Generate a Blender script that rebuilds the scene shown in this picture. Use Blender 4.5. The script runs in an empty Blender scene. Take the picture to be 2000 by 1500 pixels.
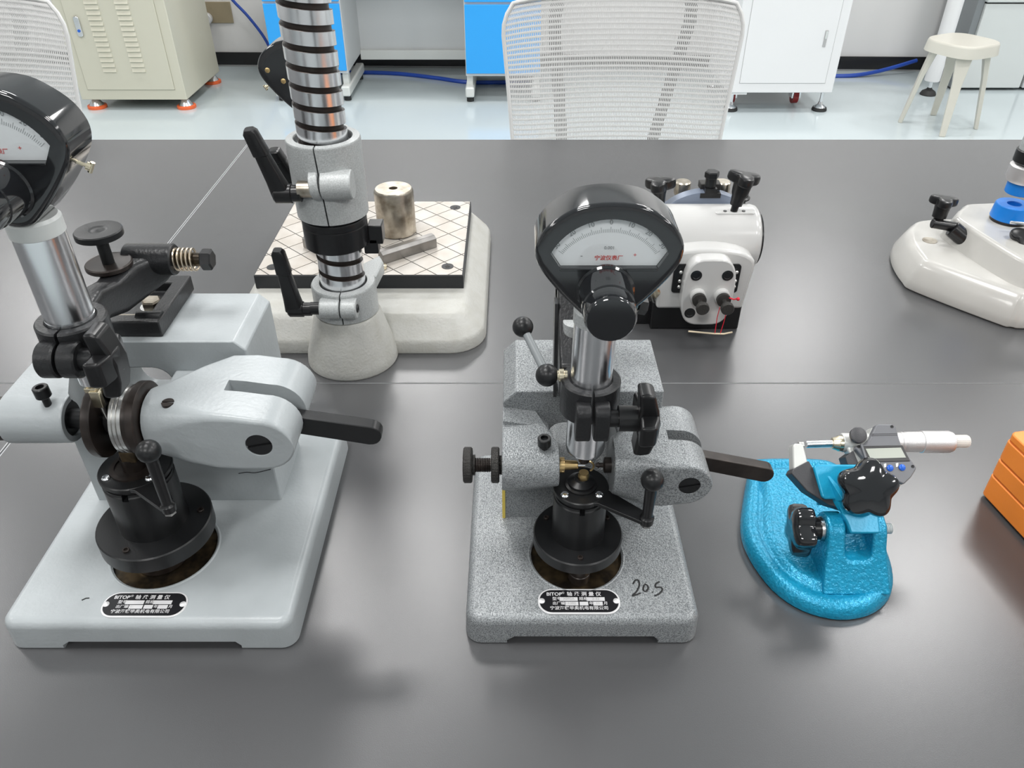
import bpy, bmesh, math, random
from mathutils import Vector, Matrix, Quaternion
random.seed(4)
PI = math.pi
T = 0.76                      # table top height; most coordinates below are measured from it

# ------------------------------------------------------------------ camera, world, light, exposure
scene = bpy.context.scene
C = scene.collection
cam_d = bpy.data.cameras.new('camera')
cam = bpy.data.objects.new('camera', cam_d); C.objects.link(cam)
cam_d.sensor_width = 36.0
cam_d.lens = 1540.0 / 2000.0 * 36.0
cam_d.clip_start = 0.02
cam.location = (0, 0, T + 0.54)
cam.rotation_euler = (PI/2 - math.atan(1540.0/2130.0), 0, 0)
scene.camera = cam

scene.view_settings.view_transform = 'Standard'
scene.view_settings.look = 'None'
scene.view_settings.gamma = 1.0
scene.view_settings.use_curve_mapping = False
scene.view_settings.exposure = 0.0

world = bpy.data.worlds.new('world'); scene.world = world
world.use_nodes = True
world.node_tree.nodes['Background'].inputs[0].default_value = (0.9, 0.95, 1.0, 1)
world.node_tree.nodes['Background'].inputs[1].default_value = 0.35
PANEL_EMIT = 23.0
scene.cycles.max_bounces = 6; scene.cycles.diffuse_bounces = 3; scene.cycles.glossy_bounces = 3
scene.cycles.transmission_bounces = 2; scene.cycles.transparent_max_bounces = 4
scene.cycles.caustics_reflective = False; scene.cycles.caustics_refractive = False
scene.cycles.use_adaptive_sampling = True; scene.cycles.adaptive_threshold = 0.04
scene.cycles.use_denoising = True

# ------------------------------------------------------------------ materials
def mat(name, col, rough=0.5, metal=0.0, bump=0.0, bscale=400.0, var=0.0, vscale=30.0, spec=0.5, coat=0.0,
        emit=0.0, vcol=None, vpos=(0.35, 0.65), trans=0.0, detail=2.0, bdist=0.001):
    m = bpy.data.materials.new(name); m.use_nodes = True
    nt = m.node_tree; b = nt.nodes['Principled BSDF']
    b.inputs['Base Color'].default_value = (*col, 1)
    b.inputs['Roughness'].default_value = rough
    b.inputs['Metallic'].default_value = metal
    b.inputs['Specular IOR Level'].default_value = spec
    b.inputs['Coat Weight'].default_value = coat
    b.inputs['Coat Roughness'].default_value = 0.08
    if trans: b.inputs['Transmission Weight'].default_value = trans
    if emit:
        b.inputs['Emission Color'].default_value = (*col, 1)
        b.inputs['Emission Strength'].default_value = emit
    if var or bump or vcol:
        tc = nt.nodes.new('ShaderNodeTexCoord')
    if var or vcol:
        n = nt.nodes.new('ShaderNodeTexNoise'); n.inputs['Scale'].default_value = vscale
        n.inputs['Detail'].default_value = detail
        nt.links.new(tc.outputs['Object'], n.inputs['Vector'])
        r = nt.nodes.new('ShaderNodeValToRGB')
        r.color_ramp.elements[0].position = vpos[0]; r.color_ramp.elements[1].position = vpos[1]
        c0 = vcol if vcol else tuple(max(0, c*(1-var)) for c in col)
        r.color_ramp.elements[0].color = (*c0, 1); r.color_ramp.elements[1].color = (*(col if vcol else tuple(min(1, c*(1+var)) for c in col)), 1)
        nt.links.new(n.outputs['Fac'], r.inputs['Fac'])
        nt.links.new(r.outputs['Color'], b.inputs['Base Color'])
    if bump:
        n2 = nt.nodes.new('ShaderNodeTexNoise'); n2.inputs['Scale'].default_value = bscale
        n2.inputs['Detail'].default_value = 2.0
        nt.links.new(tc.outputs['Object'], n2.inputs['Vector'])
        bp = nt.nodes.new('ShaderNodeBump'); bp.inputs['Strength'].default_value = bump
        bp.inputs['Distance'].default_value = bdist
        nt.links.new(n2.outputs['Fac'], bp.inputs['Height'])
        nt.links.new(bp.outputs['Normal'], b.inputs['Normal'])
    return m

M = {}
M['hammer']   = mat('grey_hammer_paint', (0.355, 0.375, 0.385), 0.33, 0.15, bump=0.4, bscale=700, vcol=(0.145, 0.157, 0.165), vscale=1150, vpos=(0.34, 0.60), detail=1.0)
M['greypaint']= mat('light_grey_paint', (0.40, 0.432, 0.446), 0.33, 0.0, bump=0.22, bscale=330, var=0.05, vscale=25)
M['offwhite'] = mat('aged_offwhite_paint', (0.51, 0.51, 0.48), 0.42, 0.0, bump=0.5, bscale=300, vcol=(0.45, 0.445, 0.405), vscale=45, vpos=(0.25, 0.6), detail=5)
M['clampgrey']= mat('satin_grey_casting', (0.46, 0.48, 0.48), 0.38, 0.15, bump=0.3, bscale=900, var=0.12, vscale=700)
M['white']    = mat('gloss_white_paint', (0.60, 0.60, 0.59), 0.22, 0.0, coat=0.4)
M['cream']    = mat('cream_white_paint', (0.56, 0.55, 0.52), 0.25, 0.0, coat=0.3, var=0.03, vscale=20)
M['black']    = mat('black_oxide', (0.012, 0.0125, 0.0135), 0.34, 0.0, spec=0.4, bump=0.05, bscale=900)
M['blacksat'] = mat('black_satin_casting', (0.017, 0.0175, 0.019), 0.34, 0.0, spec=0.45, bump=0.25, bscale=500)
M['bakelite'] = mat('black_gloss_bakelite', (0.012, 0.013, 0.015), 0.08, 0.0, coat=0.4, spec=0.6)
M['plastic']  = mat('black_plastic', (0.010, 0.010, 0.011), 0.28, 0.0, spec=0.45)
M['knurl']    = mat('knurled_dark_steel', (0.055, 0.053, 0.05), 0.42, 0.7, bump=0.8, bscale=1600)
M['brown']    = mat('browned_steel', (0.032, 0.025, 0.022), 0.34, 0.4, var=0.3, vscale=60)
M['oily']     = mat('oily_brown_steel', (0.16, 0.115, 0.065), 0.28, 0.8, vcol=(0.05, 0.04, 0.03), vscale=90)
M['chrome']   = mat('chromed_steel', (0.86, 0.87, 0.89), 0.21, 1.0)
M['steel']    = mat('ground_steel', (0.66, 0.655, 0.64), 0.27, 1.0, var=0.08, vscale=60)
M['agedsteel']= mat('tarnished_steel', (0.62, 0.57, 0.49), 0.30, 1.0, vcol=(0.27, 0.225, 0.17), vscale=55, vpos=(0.32, 0.62), detail=6)
M['land']     = mat('scraped_iron_lands', (0.58, 0.55, 0.51), 0.42, 0.2, vcol=(0.49, 0.45, 0.40), vscale=30, detail=5)
M['ironside'] = mat('dark_iron_side', (0.022, 0.024, 0.027), 0.45, 0.2)
M['barsteel'] = mat('dull_bar_steel', (0.25, 0.24, 0.23), 0.32, 0.9, var=0.2, vscale=40)
M['brass']    = mat('brass', (0.72, 0.52, 0.25), 0.28, 1.0)
M['palebrass']= mat('pale_brass', (0.82, 0.74, 0.56), 0.26, 1.0)
M['plate']    = mat('nameplate_black', (0.008, 0.008, 0.010), 0.35)
M['plateink'] = mat('nameplate_bright_metal', (0.80, 0.80, 0.81), 0.35, 0.3)
M['ink']      = mat('black_ink', (0.008, 0.008, 0.009), 0.5)
M['stamp']    = mat('stamped_grey_digits', (0.45, 0.45, 0.45), 0.5)
M['dialface'] = mat('dial_face_white', (0.90, 0.94, 0.96), 0.4)
M['dialgrey'] = mat('dial_grey_print', (0.28, 0.30, 0.31), 0.5)
M['red']      = mat('red_print', (0.72, 0.06, 0.05), 0.5)
M['bluepaint']= mat('blue_hammer_paint', (0.010, 0.31, 0.52), 0.27, 0.25, bump=0.8, bscale=420, var=0.10, vscale=300)
M['blueflat'] = mat('blue_smooth_paint', (0.012, 0.36, 0.60), 0.30, 0.1, bump=0.15, bscale=500)
M['micgrey']  = mat('grey_plastic_case', (0.17, 0.175, 0.19), 0.4)
M['micdark']  = mat('dark_grey_heat_shield', (0.055, 0.055, 0.06), 0.45, bump=0.2, bscale=900)
M['miclight'] = mat('pearl_light_frame', (0.66, 0.67, 0.645), 0.3, 0.2)
M['satin']    = mat('satin_chrome', (0.78, 0.76, 0.76), 0.34, 0.8, bump=0.25, bscale=1800)
M['ivory']    = mat('ivory_plastic', (0.76, 0.715, 0.66), 0.35)
M['lcd']      = mat('lcd_glass', (0.47, 0.50, 0.44), 0.15)
M['bluebtn']  = mat('blue_button', (0.02, 0.13, 0.62), 0.25)
M['orange']   = mat('orange_plastic', (0.93, 0.27, 0.035), 0.33, bump=0.1, bscale=700)
M['orangedk'] = mat('orange_groove', (0.70, 0.16, 0.02), 0.5)
M['bluecap']  = mat('blue_cap_plastic', (0.012, 0.22, 0.72), 0.3)
M['bluegrey'] = mat('blued_steel_ring', (0.22, 0.26, 0.34), 0.3, 0.3)
M['spring']   = mat('spring_wire', (0.62, 0.53, 0.42), 0.3, 1.0)
M['thread']   = mat('red_thread', (0.75, 0.015, 0.04), 0.6)
M['wood']     = mat('pale_wood', (0.78, 0.66, 0.48), 0.5)
M['yellow']   = mat('yellow_tape', (0.80, 0.62, 0.12), 0.4)
M['table']    = mat('dark_grey_laminate', (0.072, 0.073, 0.076), 0.27, 0.0, bump=0.12, bscale=1500, spec=1.0, bdist=0.0005)
M['band']     = mat('pale_edge_band', (0.42, 0.43, 0.44), 0.45)
M['tleg']     = mat('white_table_frame', (0.6, 0.6, 0.6), 0.4)
M['floor']    = mat('pale_epoxy_floor', (0.56, 0.63, 0.65), 0.12, 0.0, var=0.03, vscale=1.2, spec=0.5)
M['wall']     = mat('white_wall', (0.82, 0.81, 0.80), 0.6, bump=0.03, bscale=80)
M['wallgrey'] = mat('grey_wall', (0.62, 0.62, 0.62), 0.6)
M['ceil']     = mat('white_ceiling', (0.80, 0.80, 0.80), 0.8)
M['skirt']    = mat('black_skirting', (0.012, 0.012, 0.013), 0.35)
M['beige']    = mat('beige_sheet_metal', (0.64, 0.62, 0.51), 0.38)
M['beigedk']  = mat('beige_gap', (0.40, 0.385, 0.31), 0.5)
M['footorange']= mat('orange_rubber', (0.90, 0.16, 0.045), 0.45)
M['bluepanel']= mat('sky_blue_panel', (0.03, 0.38, 0.90), 0.35)
M['lightgrey']= mat('light_grey_panel', (0.63, 0.645, 0.65), 0.4)
M['legwhite'] = mat('offwhite_leg', (0.70, 0.715, 0.69), 0.35)
M['rubber']   = mat('black_rubber', (0.018, 0.018, 0.018), 0.6)
M['whitecab'] = mat('white_cabinet_paint', (0.83, 0.83, 0.835), 0.35)
M['gapgrey']  = mat('grey_door_gap', (0.45, 0.45, 0.45), 0.6)
M['casterred']= mat('dark_red_caster', (0.32, 0.02, 0.02), 0.4)
M['stool']    = mat('cream_plastic_stool', (0.62, 0.60, 0.53), 0.35)
M['palegrey'] = mat('pale_machine_grey', (0.66, 0.69, 0.68), 0.35)
M['steelgrey']= mat('mid_grey_panel', (0.24, 0.26, 0.27), 0.4)
M['tan']      = mat('tan_socket_plate', (0.36, 0.30, 0.20), 0.4)
M['hose']     = mat('blue_hose', (0.015, 0.07, 0.42), 0.3)
M['mesh']     = mat('white_mesh_fabric', (0.80, 0.80, 0.79), 0.6)
M['meshrib']  = mat('charcoal_chair_rib', (0.06, 0.06, 0.062), 0.5)
M['chairwhite']= mat('white_chair_plastic', (0.78, 0.78, 0.77), 0.4)
M['seat']     = mat('grey_seat_fabric', (0.42, 0.42, 0.42), 0.9)
M['panel']    = mat('led_panel_diffuser', (1.0, 0.985, 0.97), 0.5, emit=PANEL_EMIT)

def glass_mat():
    m = bpy.data.materials.new('thin_clear_pane'); m.use_nodes = True; nt = m.node_tree
    nt.nodes.remove(nt.nodes['Principled BSDF'])
    lw = nt.nodes.new('ShaderNodeLayerWeight'); lw.inputs['Blend'].default_value = 0.5
    pw = nt.nodes.new('ShaderNodeMath'); pw.operation = 'POWER'; pw.inputs[1].default_value = 5.0
    fr = nt.nodes.new('ShaderNodeMath'); fr.operation = 'MULTIPLY_ADD'; fr.inputs[1].default_value = 0.92; fr.inputs[2].default_value = 0.07
    nt.links.new(lw.outputs['Facing'], pw.inputs[0]); nt.links.new(pw.outputs[0], fr.inputs[0])
    tr = nt.nodes.new('ShaderNodeBsdfTransparent'); gl = nt.nodes.new('ShaderNodeBsdfGlossy'); gl.inputs['Roughness'].default_value = 0.03
    mx = nt.nodes.new('ShaderNodeMixShader')
    nt.links.new(fr.outputs[0], mx.inputs[0]); nt.links.new(tr.outputs[0], mx.inputs[1]); nt.links.new(gl.outputs[0], mx.inputs[2])
    nt.links.new(mx.outputs[0], nt.nodes['Material Output'].inputs['Surface'])
    return m
M['glass'] = glass_mat()

# ------------------------------------------------------------------ mesh helpers
def box(bm, x0, x1, y0, y1, z0, z1):
    v = [bm.verts.new((x, y, z)) for z in (z0, z1) for y in (y0, y1) for x in (x0, x1)]
    for f in ((0,2,3,1), (4,5,7,6), (0,1,5,4), (2,6,7,3), (0,4,6,2), (1,3,7,5)):
        bm.faces.new([v[i] for i in f])
    return bm
def frame(d):
    d = Vector(d).normalized()
    up = Vector((0,0,1)) if abs(d.z) < 0.95 else Vector((0,1,0))
    a = up.cross(d).normalized(); b = d.cross(a)
    return a, b, d
def rings(bm, rs, cap=True, close=False):
    """skin a list of point rings (same count each)"""
    vs = [[bm.verts.new(p) for p in r] for r in rs]
    n = len(vs[0])
    m = len(vs) if close else len(vs)-1
    for i in range(m):
        a, b = vs[i], vs[(i+1) % len(vs)]
        for j in range(n):
            try: bm.faces.new((a[j], a[(j+1) % n], b[(j+1) % n], b[j]))
            except ValueError: pass
    if cap and not close:
        bm.faces.new(list(reversed(vs[0]))); bm.faces.new(vs[-1])
    return bm
def lathe(bm, p, d, prof, n=32):
    """prof: (radius, height along d)"""
    p = Vector(p); a, b, d = frame(d)
    rs = []
    for r, h in prof:
        r = max(r, 1e-5)
        rs.append([p + d*h + a*(r*math.cos(2*PI*k/n)) + b*(r*math.sin(2*PI*k/n)) for k in range(n)])
    return rings(bm, rs)
def cyl(bm, p0, p1, r0, r1=None, n=32, ch=0.0):
    p0 = Vector(p0); d = Vector(p1)-p0; L = d.length
    r1 = r0 if r1 is None else r1
    if ch: pr = [(r0-ch, 0), (r0, ch), (r1, L-ch), (r1-ch, L)]
    else:  pr = [(r0, 0), (r1, L)]
    return lathe(bm, p0, d, pr, n)
def ball(bm, c, r, n=24, m=12):
    prof = [(r*math.sin(PI*k/m), -r*math.cos(PI*k/m)) for k in range(m+1)]
    return lathe(bm, c, (0,0,1), prof, n)
def prism(bm, pts, axis, a, b):
    f = {'z': lambda p, h: (p[0], p[1], h), 'y': lambda p, h: (p[0], h, p[1]), 'x': lambda p, h: (h, p[0], p[1])}[axis]
    return rings(bm, [[f(p, a) for p in pts], [f(p, b) for p in pts]])
def tube(bm, pts, r, n=10, rend=None):
    pts = [Vector(p) for p in pts]; rs = []
    prev = None
    for i, p in enumerate(pts):
        t = (pts[min(i+1, len(pts)-1)] - pts[max(i-1, 0)]).normalized()
        if prev is None: a, b, _ = frame(t)
        else:
            a = (prev - t*prev.dot(t)).normalized(); b = t.cross(a)
        prev = a
        rr = r if rend is None else r + (rend-r)*i/(len(pts)-1)
        rs.append([p + a*(rr*math.cos(2*PI*k/n)) + b*(rr*math.sin(2*PI*k/n)) for k in range(n)])
    return rings(bm, rs)
def rrect(x0, x1, y0, y1, r, n=6):
    pts = []
    for cx, cy, a0 in ((x1-r, y1-r, 0), (x0+r, y1-r, 90), (x0+r, y0+r, 180), (x1-r, y0+r, 270)):
        for k in range(n+1):
            a = math.radians(a0 + 90.0*k/n); pts.append((cx + r*math.cos(a), cy + r*math.sin(a)))
    return pts
def inset(pts, d):
    """move every point of a closed loop inwards along the averaged normal (ccw loop)"""
    n = len(pts); out = []
    for i in range(n):
        p0, p1, p2 = Vector(pts[i-1]), Vector(pts[i]), Vector(pts[(i+1) % n])
        t = (p2-p0)
        if t.length < 1e-9: out.append(tuple(p1)); continue
        t.normalize(); out.append((p1.x - t.y*d, p1.y + t.x*d))
    return out
def slab(bm, pts, steps, centre=None):
    """steps: (z, inset) -> stacked outlines of one ccw loop; with a centre the inset runs towards it"""
    rs = []
    for z, d in steps:
        if centre is not None:
            c = Vector(centre); q = []
            for p in pts:
                v = Vector(p) - c; q.append(tuple(c + v*(1 - d/v.length)))
        else: q = inset(pts, d) if d else pts
        rs.append([(x, y, z) for x, y in q])
    return rings(bm, rs)
def superellipse(cy, cz, hy, hz, e, n=28):
    out = []
    for k in range(n):
        a = 2*PI*k/n; c, s = math.cos(a), math.sin(a)
        out.append((cy + hy*math.copysign(abs(c)**(2.0/e), c), cz + hz*math.copysign(abs(s)**(2.0/e), s)))
    return out
def smooth(pts, closed=True, n=4):
    """catmull-rom through 2d/3d points"""
    P = [Vector(p) for p in pts]; out = []; m = len(P)
    for i in range(m if closed else m-1):
        if closed: a, b, c, d = P[i-1], P[i], P[(i+1) % m], P[(i+2) % m]
        else: a, b, c, d = P[max(i-1,0)], P[i], P[i+1], P[min(i+2,m-1)]
        for k in range(n):
            t = k/n
            out.append(0.5*((2*b) + (c-a)*t + (2*a-5*b+4*c-d)*t*t + (3*b-a-3*c+d)*t**3))
    if not closed: out.append(P[-1])
    return out
B = bmesh.new

def obj(name, bm, m, parent=None, ang=38, bevel=0.0, seg=2, off=None, cutters=(), kind=None, label=None, wn=True):
    """links bm as one mesh object. Coordinates are table coordinates; they become local to the root of parent"""
    bmesh.ops.recalc_face_normals(bm, faces=bm.faces[:])
    me = bpy.data.meshes.new(name); bm.to_mesh(me); bm.free()
    if cutters:
        t = bpy.data.objects.new('tmp', me); C.objects.link(t); tmp = [t]
        for cb in cutters:
            bmesh.ops.recalc_face_normals(cb, faces=cb.faces[:])
            cm = bpy.data.meshes.new('c'); cb.to_mesh(cm); cb.free()
            co = bpy.data.objects.new('tmpc', cm); C.objects.link(co); tmp.append(co)
            md = t.modifiers.new('b', 'BOOLEAN'); md.operation = 'DIFFERENCE'; md.object = co; md.solver = 'EXACT'
        bpy.context.view_layer.update()
        dg = bpy.context.evaluated_depsgraph_get()
        me = bpy.data.meshes.new_from_object(t.evaluated_get(dg)); me.name = name
        for o in tmp: bpy.data.objects.remove(o, do_unlink=True)
        me.materials.clear()
    org = Vector((0, 0, -T))
    p = parent
    if p is not None:
        while p.parent is not None: p = p.parent
        org = Vector(p.location) - Vector((0, 0, T))
        if p.type == 'MESH' and 'org' in p: org = Vector(p['org'])
    if off is not None: org = Vector(off)
    me.transform(Matrix.Translation(-org))
    me.materials.append(m)
    for f in me.polygons: f.use_smooth = True
    me.set_sharp_from_angle(angle=math.radians(ang))
    o = bpy.data.objects.new(name, me); C.objects.link(o)
    if parent is not None: o.parent = parent
    elif off is not None: o.location = org + Vector((0, 0, T))
    if bevel:
        md = o.modifiers.new('bevel', 'BEVEL'); md.width = bevel; md.segments = seg
        md.limit_method = 'ANGLE'; md.angle_limit = math.radians(35); md.harden_normals = False
    if wn and len(me.polygons) < 9000:
        md = o.modifiers.new('normals', 'WEIGHTED_NORMAL'); md.keep_sharp = True; md.weight = 80
    if kind: o['kind'] = kind
    if label: o['label'] = label
    return o
def thing(name, label, cat, loc, group=None):
    o = bpy.data.objects.new(name, None); C.objects.link(o)
    o.location = (loc[0], loc[1], loc[2] + T); o.empty_display_size = 0.02
    o['label'] = label; o['category'] = cat
    if group: o['group'] = group
    return o
def tag(o, label, cat, group=None):
    o['label'] = label; o['category'] = cat
    if group: o['group'] = group
    return o
def struct(o): o['kind'] = 'structure'; return o
def turn(o, deg, axis='Z'):
    o.rotation_euler['XYZ'.index(axis)] = math.radians(deg); return o
def text(name, s, size, m, parent, org, u, v, align='CENTER', depth=0.0002, bold=0.0):
    """flat lettering at org (table coordinates) running along u, up along v"""
    cu = bpy.data.curves.new(name, 'FONT'); cu.body = s; cu.size = size; cu.align_x = align; cu.align_y = 'CENTER'
    cu.extrude = 0.0; cu.offset = bold; cu.resolution_u = 3
    t = bpy.data.objects.new('tmp', cu); C.objects.link(t)
    bpy.context.view_layer.update()
    me = bpy.data.meshes.new_from_object(t.evaluated_get(bpy.context.evaluated_depsgraph_get()))
    bpy.data.objects.remove(t, do_unlink=True)
    u = Vector(u).normalized(); v = Vector(v).normalized(); w = u.cross(v)
    bm = B(); bm.from_mesh(me); bpy.data.meshes.remove(me)
    mt = Matrix((u, v, w)).transposed().to_4x4(); mt.translation = Vector(org) + w*depth
    bmesh.ops.transform(bm, matrix=mt, verts=bm.verts[:])
    return obj(name, bm, m, parent)

# ------------------------------------------------------------------ the room
def floorlevel(z): return z - T
FZ = -T
fl = B(); box(fl, -6, 6, -4, 5.6, FZ-0.1, FZ); struct(obj('floor', fl, M['floor']))
WY, WROT = 5.2, -1.6
w = B(); box(w, -7, 7, 0, 0.15, 0, 2.9); o = struct(obj('wall_back', w, M['wall'], off=(0, 0, 0))); o.location = (0, WY, 0); turn(o, WROT)
sk = B(); box(sk, -6, 6, -0.014, 0.0, 0.012, 0.085); o2 = obj('baseboard_back', sk, M['skirt'], off=(0, 0, 0)); o2.location = (0, WY, 0); turn(o2, WROT); struct(o2)
for nm, a in (('wall_left', (-6.1, -6, -4, 5.6)), ('wall_right', (6, 6.1, -4, 5.6)), ('wall_front', (-6, 6, -4.1, -4))):
    b = B(); box(b, a[0], a[1], a[2], a[3], FZ, FZ+2.9); struct(obj(nm, b, M['wallgrey'] if nm == 'wall_front' else M['wall']))
b = B(); box(b, -6.1, 6.1, -4.1, 5.7, FZ+2.9, FZ+3.0); struct(obj('ceiling', b, M['ceil']))

# LED panels in the ceiling
def led_panel(x, y, lab):
    r = thing('ceiling_light', lab, 'ceiling light', (x, y, FZ+2.9), 'square LED panels in the ceiling')
    b = B(); box(b, x-0.3, x+0.3, y-0.3, y+0.3, FZ+2.885, FZ+2.899); obj('frame', b, M['whitecab'], r)
    b = B(); zc = FZ+2.8845; b.faces.new([b.verts.new(p) for p in ((x-0.28, y-0.28, zc), (x-0.28, y+0.28, zc), (x+0.28, y+0.28, zc), (x+0.28, y-0.28, zc))]); obj('diffuser', b, M['panel'], r)
for j, y in enumerate((-1.35, 0.45, 2.25, 4.05)):  # first row, behind the camera, is added to brighten dials and front faces
    for i, x in enumerate((-2.75, -0.55, 1.65, 3.85)):
        led_panel(x, y, 'white square LED panel set in the ceiling')

# ------------------------------------------------------------------ the four tables pushed together
TROT = -0.55
def work_table(lab, x0, x1, y0, y1):
    cx, cy = (x0+x1)/2, (y0+y1)/2
    r = thing('work_table', lab, 'table', (cx, cy, FZ))
    g = 0.0009
    b = B(); box(b, x0+g, x1-g, y0+g, y1-g, -0.027, 0); obj('table_top', b, M['table'], r)
    b = B()
    e = 0.0008
    rs = [[(x0, y0, z), (x1, y0, z), (x1, y1, z), (x0, y1, z)] for z in (-0.026, 0.00005)]
    rings(b, rs, cap=False)
    gi, gy = 0.0012, 0.0003
    rings(b, [[(x0, y0, 0.00005), (x1, y0, 0.00005), (x1, y1, 0.00005), (x0, y1, 0.00005)], [(x0+gi, y0+gy, 0.00005), (x1-gi, y0+gy, 0.00005), (x1-gi, y1-gy, 0.00005), (x0+gi, y1-gy, 0.00005)]], cap=False)
    obj('edge_band', b, M['band'], r)
    for x in (x0+0.06, x1-0.06):
        for y in (y0+0.06, y1-0.06):
            b = B(); box(b, x-0.025, x+0.025, y-0.025, y+0.025, FZ, -0.028); obj('leg', b, M['tleg'], r)
    for ya in (y0+0.045, y1-0.075):
        b = B(); box(b, x0+0.09, x1-0.09, ya, ya+0.03, -0.075, -0.0275); obj('apron', b, M['tleg'], r)
    return r
SX, SY = -0.533, 0.7485          # where the seams cross
for lab, x0, x1, y0, y1 in (
    ('dark grey laminate table in front carrying the bearing gauge marked 20.5', SX+0.001, SX+2.0, -0.12, SY-0.0004),
    ('dark grey laminate table behind, carrying the stand with the ridged column', SX+0.001, SX+2.0, SY+0.0004, 1.60),
    ('dark grey laminate table at the left, beneath the left-hand dial head', SX-1.6, SX-0.001, SY+0.0004, 1.60),
    ('dark grey laminate table at the near left corner of the view', SX-1.6, SX-0.001, -0.12, SY-0.0004)):
    work_table(lab, x0, x1, y0, y1)

# ------------------------------------------------------------------ shared gauge pieces
def gauge_outline():
    """outline of the comparator head: wide low-arched top, narrowing to the stem; (u,v) with v up, ccw"""
    half = [(0.0185,0.0275), (0.031,0.0208), (0.0405,0.0122), (0.0456,0.0012), (0.0450,-0.0085), (0.0408,-0.0172), (0.034,-0.0265), (0.0262,-0.0358), (0.0165,-0.0458), (0.0085,-0.0525)]
    pts = [(0, 0.0297)] + [(-u, v) for u, v in half] + [(0, -0.0545)] + list(reversed(half))
    return [(p.x, p.y) for p in smooth(pts, True, 3)]

def dial_gauge(root, x, y, z, face=-1, print_dial=True, screws=(), cap_len=0.036):
    """comparator head centred at x,z; y is the middle plane; face -1 looks to -y (camera), +1 away"""
    out = gauge_outline()
    def ring(yy, d=0.0, sc=1.0):
        q = inset(out, d) if d else out
        return [(x + u*sc*(-face), yy, z + v*sc) for u, v in q]
    h = 0.0172
    f = face
    b = B()
    rings(b, [ring(y - f*h, 0.008), ring(y - f*h, 0.0030), ring(y - f*(h-0.0009), 0.0009), ring(y - f*(h-0.0026), 0.0), ring(y + f*(h-0.0030), 0.0),
              ring(y + f*(h-0.0011), 0.0006), ring(y + f*(h-0.0002), 0.0020), ring(y + f*h, 0.0038), ring(y + f*h, 0.0055)])
    # window opening: circular segment
    def win(d=0.0):
        p = []
        Rw = 0.0405 - d; zc = -0.0207
        a0, a1 = math.radians(90-64), math.radians(90+64)
        for k in range(25):
            a = a0 + (a1-a0)*k/24
            p.append((Rw*math.cos(a), zc + Rw*math.sin(a)))
        p += [(-0.0300 + d, -0.0132 + d), (0.0305 - d, -0.0132 + d)]
        return p
    W = win()
    cut = B(); rings(cut, [[(x - f*u, y + f*(h-0.0045), z + v) for u, v in W], [(x - f*u, y + f*(h+0.01), z + v) for u, v in W]])
    body = obj('gauge_head', b, M['bakelite'], root, ang=55, cutters=[cut])
    fy = y + f*(h-0.0042)
    b = B(); W2 = win(0.0002); vs = [b.verts.new((x - f*u, fy, z + v)) for u, v in W2]; b.faces.new(vs)
    dial = obj('dial_face', b, M['dialface'], root)
    b = B(); yg = y + f*(h-0.0006); vs = [b.verts.new((x - f*u, yg, z + v)) for u, v in W2]; b.faces.new(vs)
    obj('window_glass', b, M['glass'], body)
    # bottom ledge of the window
    b = B(); box(b, x-0.0305, x+0.0305, min(fy, y+f*(h+0.0006)), max(fy, y+f*(h+0.0006)), z-0.0146, z-0.0131)
    obj('window_ledge', b, M['bakelite'], body, bevel=0.0004)
    if print_dial:
        b = B(); zc = z - 0.0257; yy = fy + f*0.00015
        Rt = 0.0352
        for k in range(-30, 31):
            a = math.radians(k*54.0/30.0)
            L = 0.0036 if k % 5 == 0 else 0.0022
            wd = 0.00013
            d = Vector((math.sin(a), math.cos(a))); t = Vector((d.y, -d.x))
            p = [d*Rt + t*wd, d*Rt - t*wd, d*(Rt+L) - t*wd, d*(Rt+L) + t*wd]
            b.faces.new([b.verts.new((x - f*q.x, yy, zc + q.y)) for q in p])
        obj('scale_ticks', b, M['dialgrey'], dial)
        U = (1,0,0) if f < 0 else (-1,0,0)
        for k in range(-3, 4):
            a = math.radians(k*51.0/3.0); rr = 0.0418
            d = Vector((math.sin(a), math.cos(a)))
            text('scale_number', str(abs(k)*10), 0.0044, M['dialgrey'], dial, (x - f*d.x*rr, yy, zc + d.y*rr), (U[0]*math.cos(a), 0, -math.sin(a)), (U[0]*math.sin(a), 0, math.cos(a)))
        text('scale_unit', '0.001', 0.0030, M['dialgrey'], dial, (x, yy, z - 0.0008), U, (0,0,1))
        text('minus_sign', '-', 0.005, M['dialgrey'], dial, (x - f*-0.017, yy, z - 0.006), U, (0,0,1))
        text('plus_sign', '+', 0.0042, M['red'], dial, (x - f*0.0162, yy, z - 0.0058), U, (0,0,1))
        text('maker_name', '宁波仪表厂', 0.0036, M['red'], dial, (x, yy, z - 0.0078), U, (0,0,1), bold=0.00004)
        # pointer end
    if cap_len:
        b = B(); lathe(b, (x - 0.001, y + f*h, z - 0.029), (0, f, 0), [(0.0185, -0.001), (0.0185, 0.001), (0.0172, 0.002), (0.0165, cap_len*0.6), (0.0158, cap_len*0.62), (0.0160, cap_len*0.93), (0.0145, cap_len), (0.0005, cap_len)], 40)
        obj('gauge_cap', b, M['bakelite'], body)
    for (u, v, dx, dz) in screws:
        p = Vector((x+u, y + f*0.002, z+v)); d = Vector((dx, -f*0.15, dz)).normalized()
        b = B(); cyl(b, p - d*0.004, p + d*0.006, 0.0012, n=12); cyl(b, p + d*0.005, p + d*0.0075, 0.0026, n=16)
        a, c, _ = frame(d)
        cyl(b, p + d*0.0078 - c*0.0034, p + d*0.0078 + c*0.0034, 0.0014, n=10)
        obj('gauge_thumbscrew', b, M['palebrass'], body)
    return body

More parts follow.
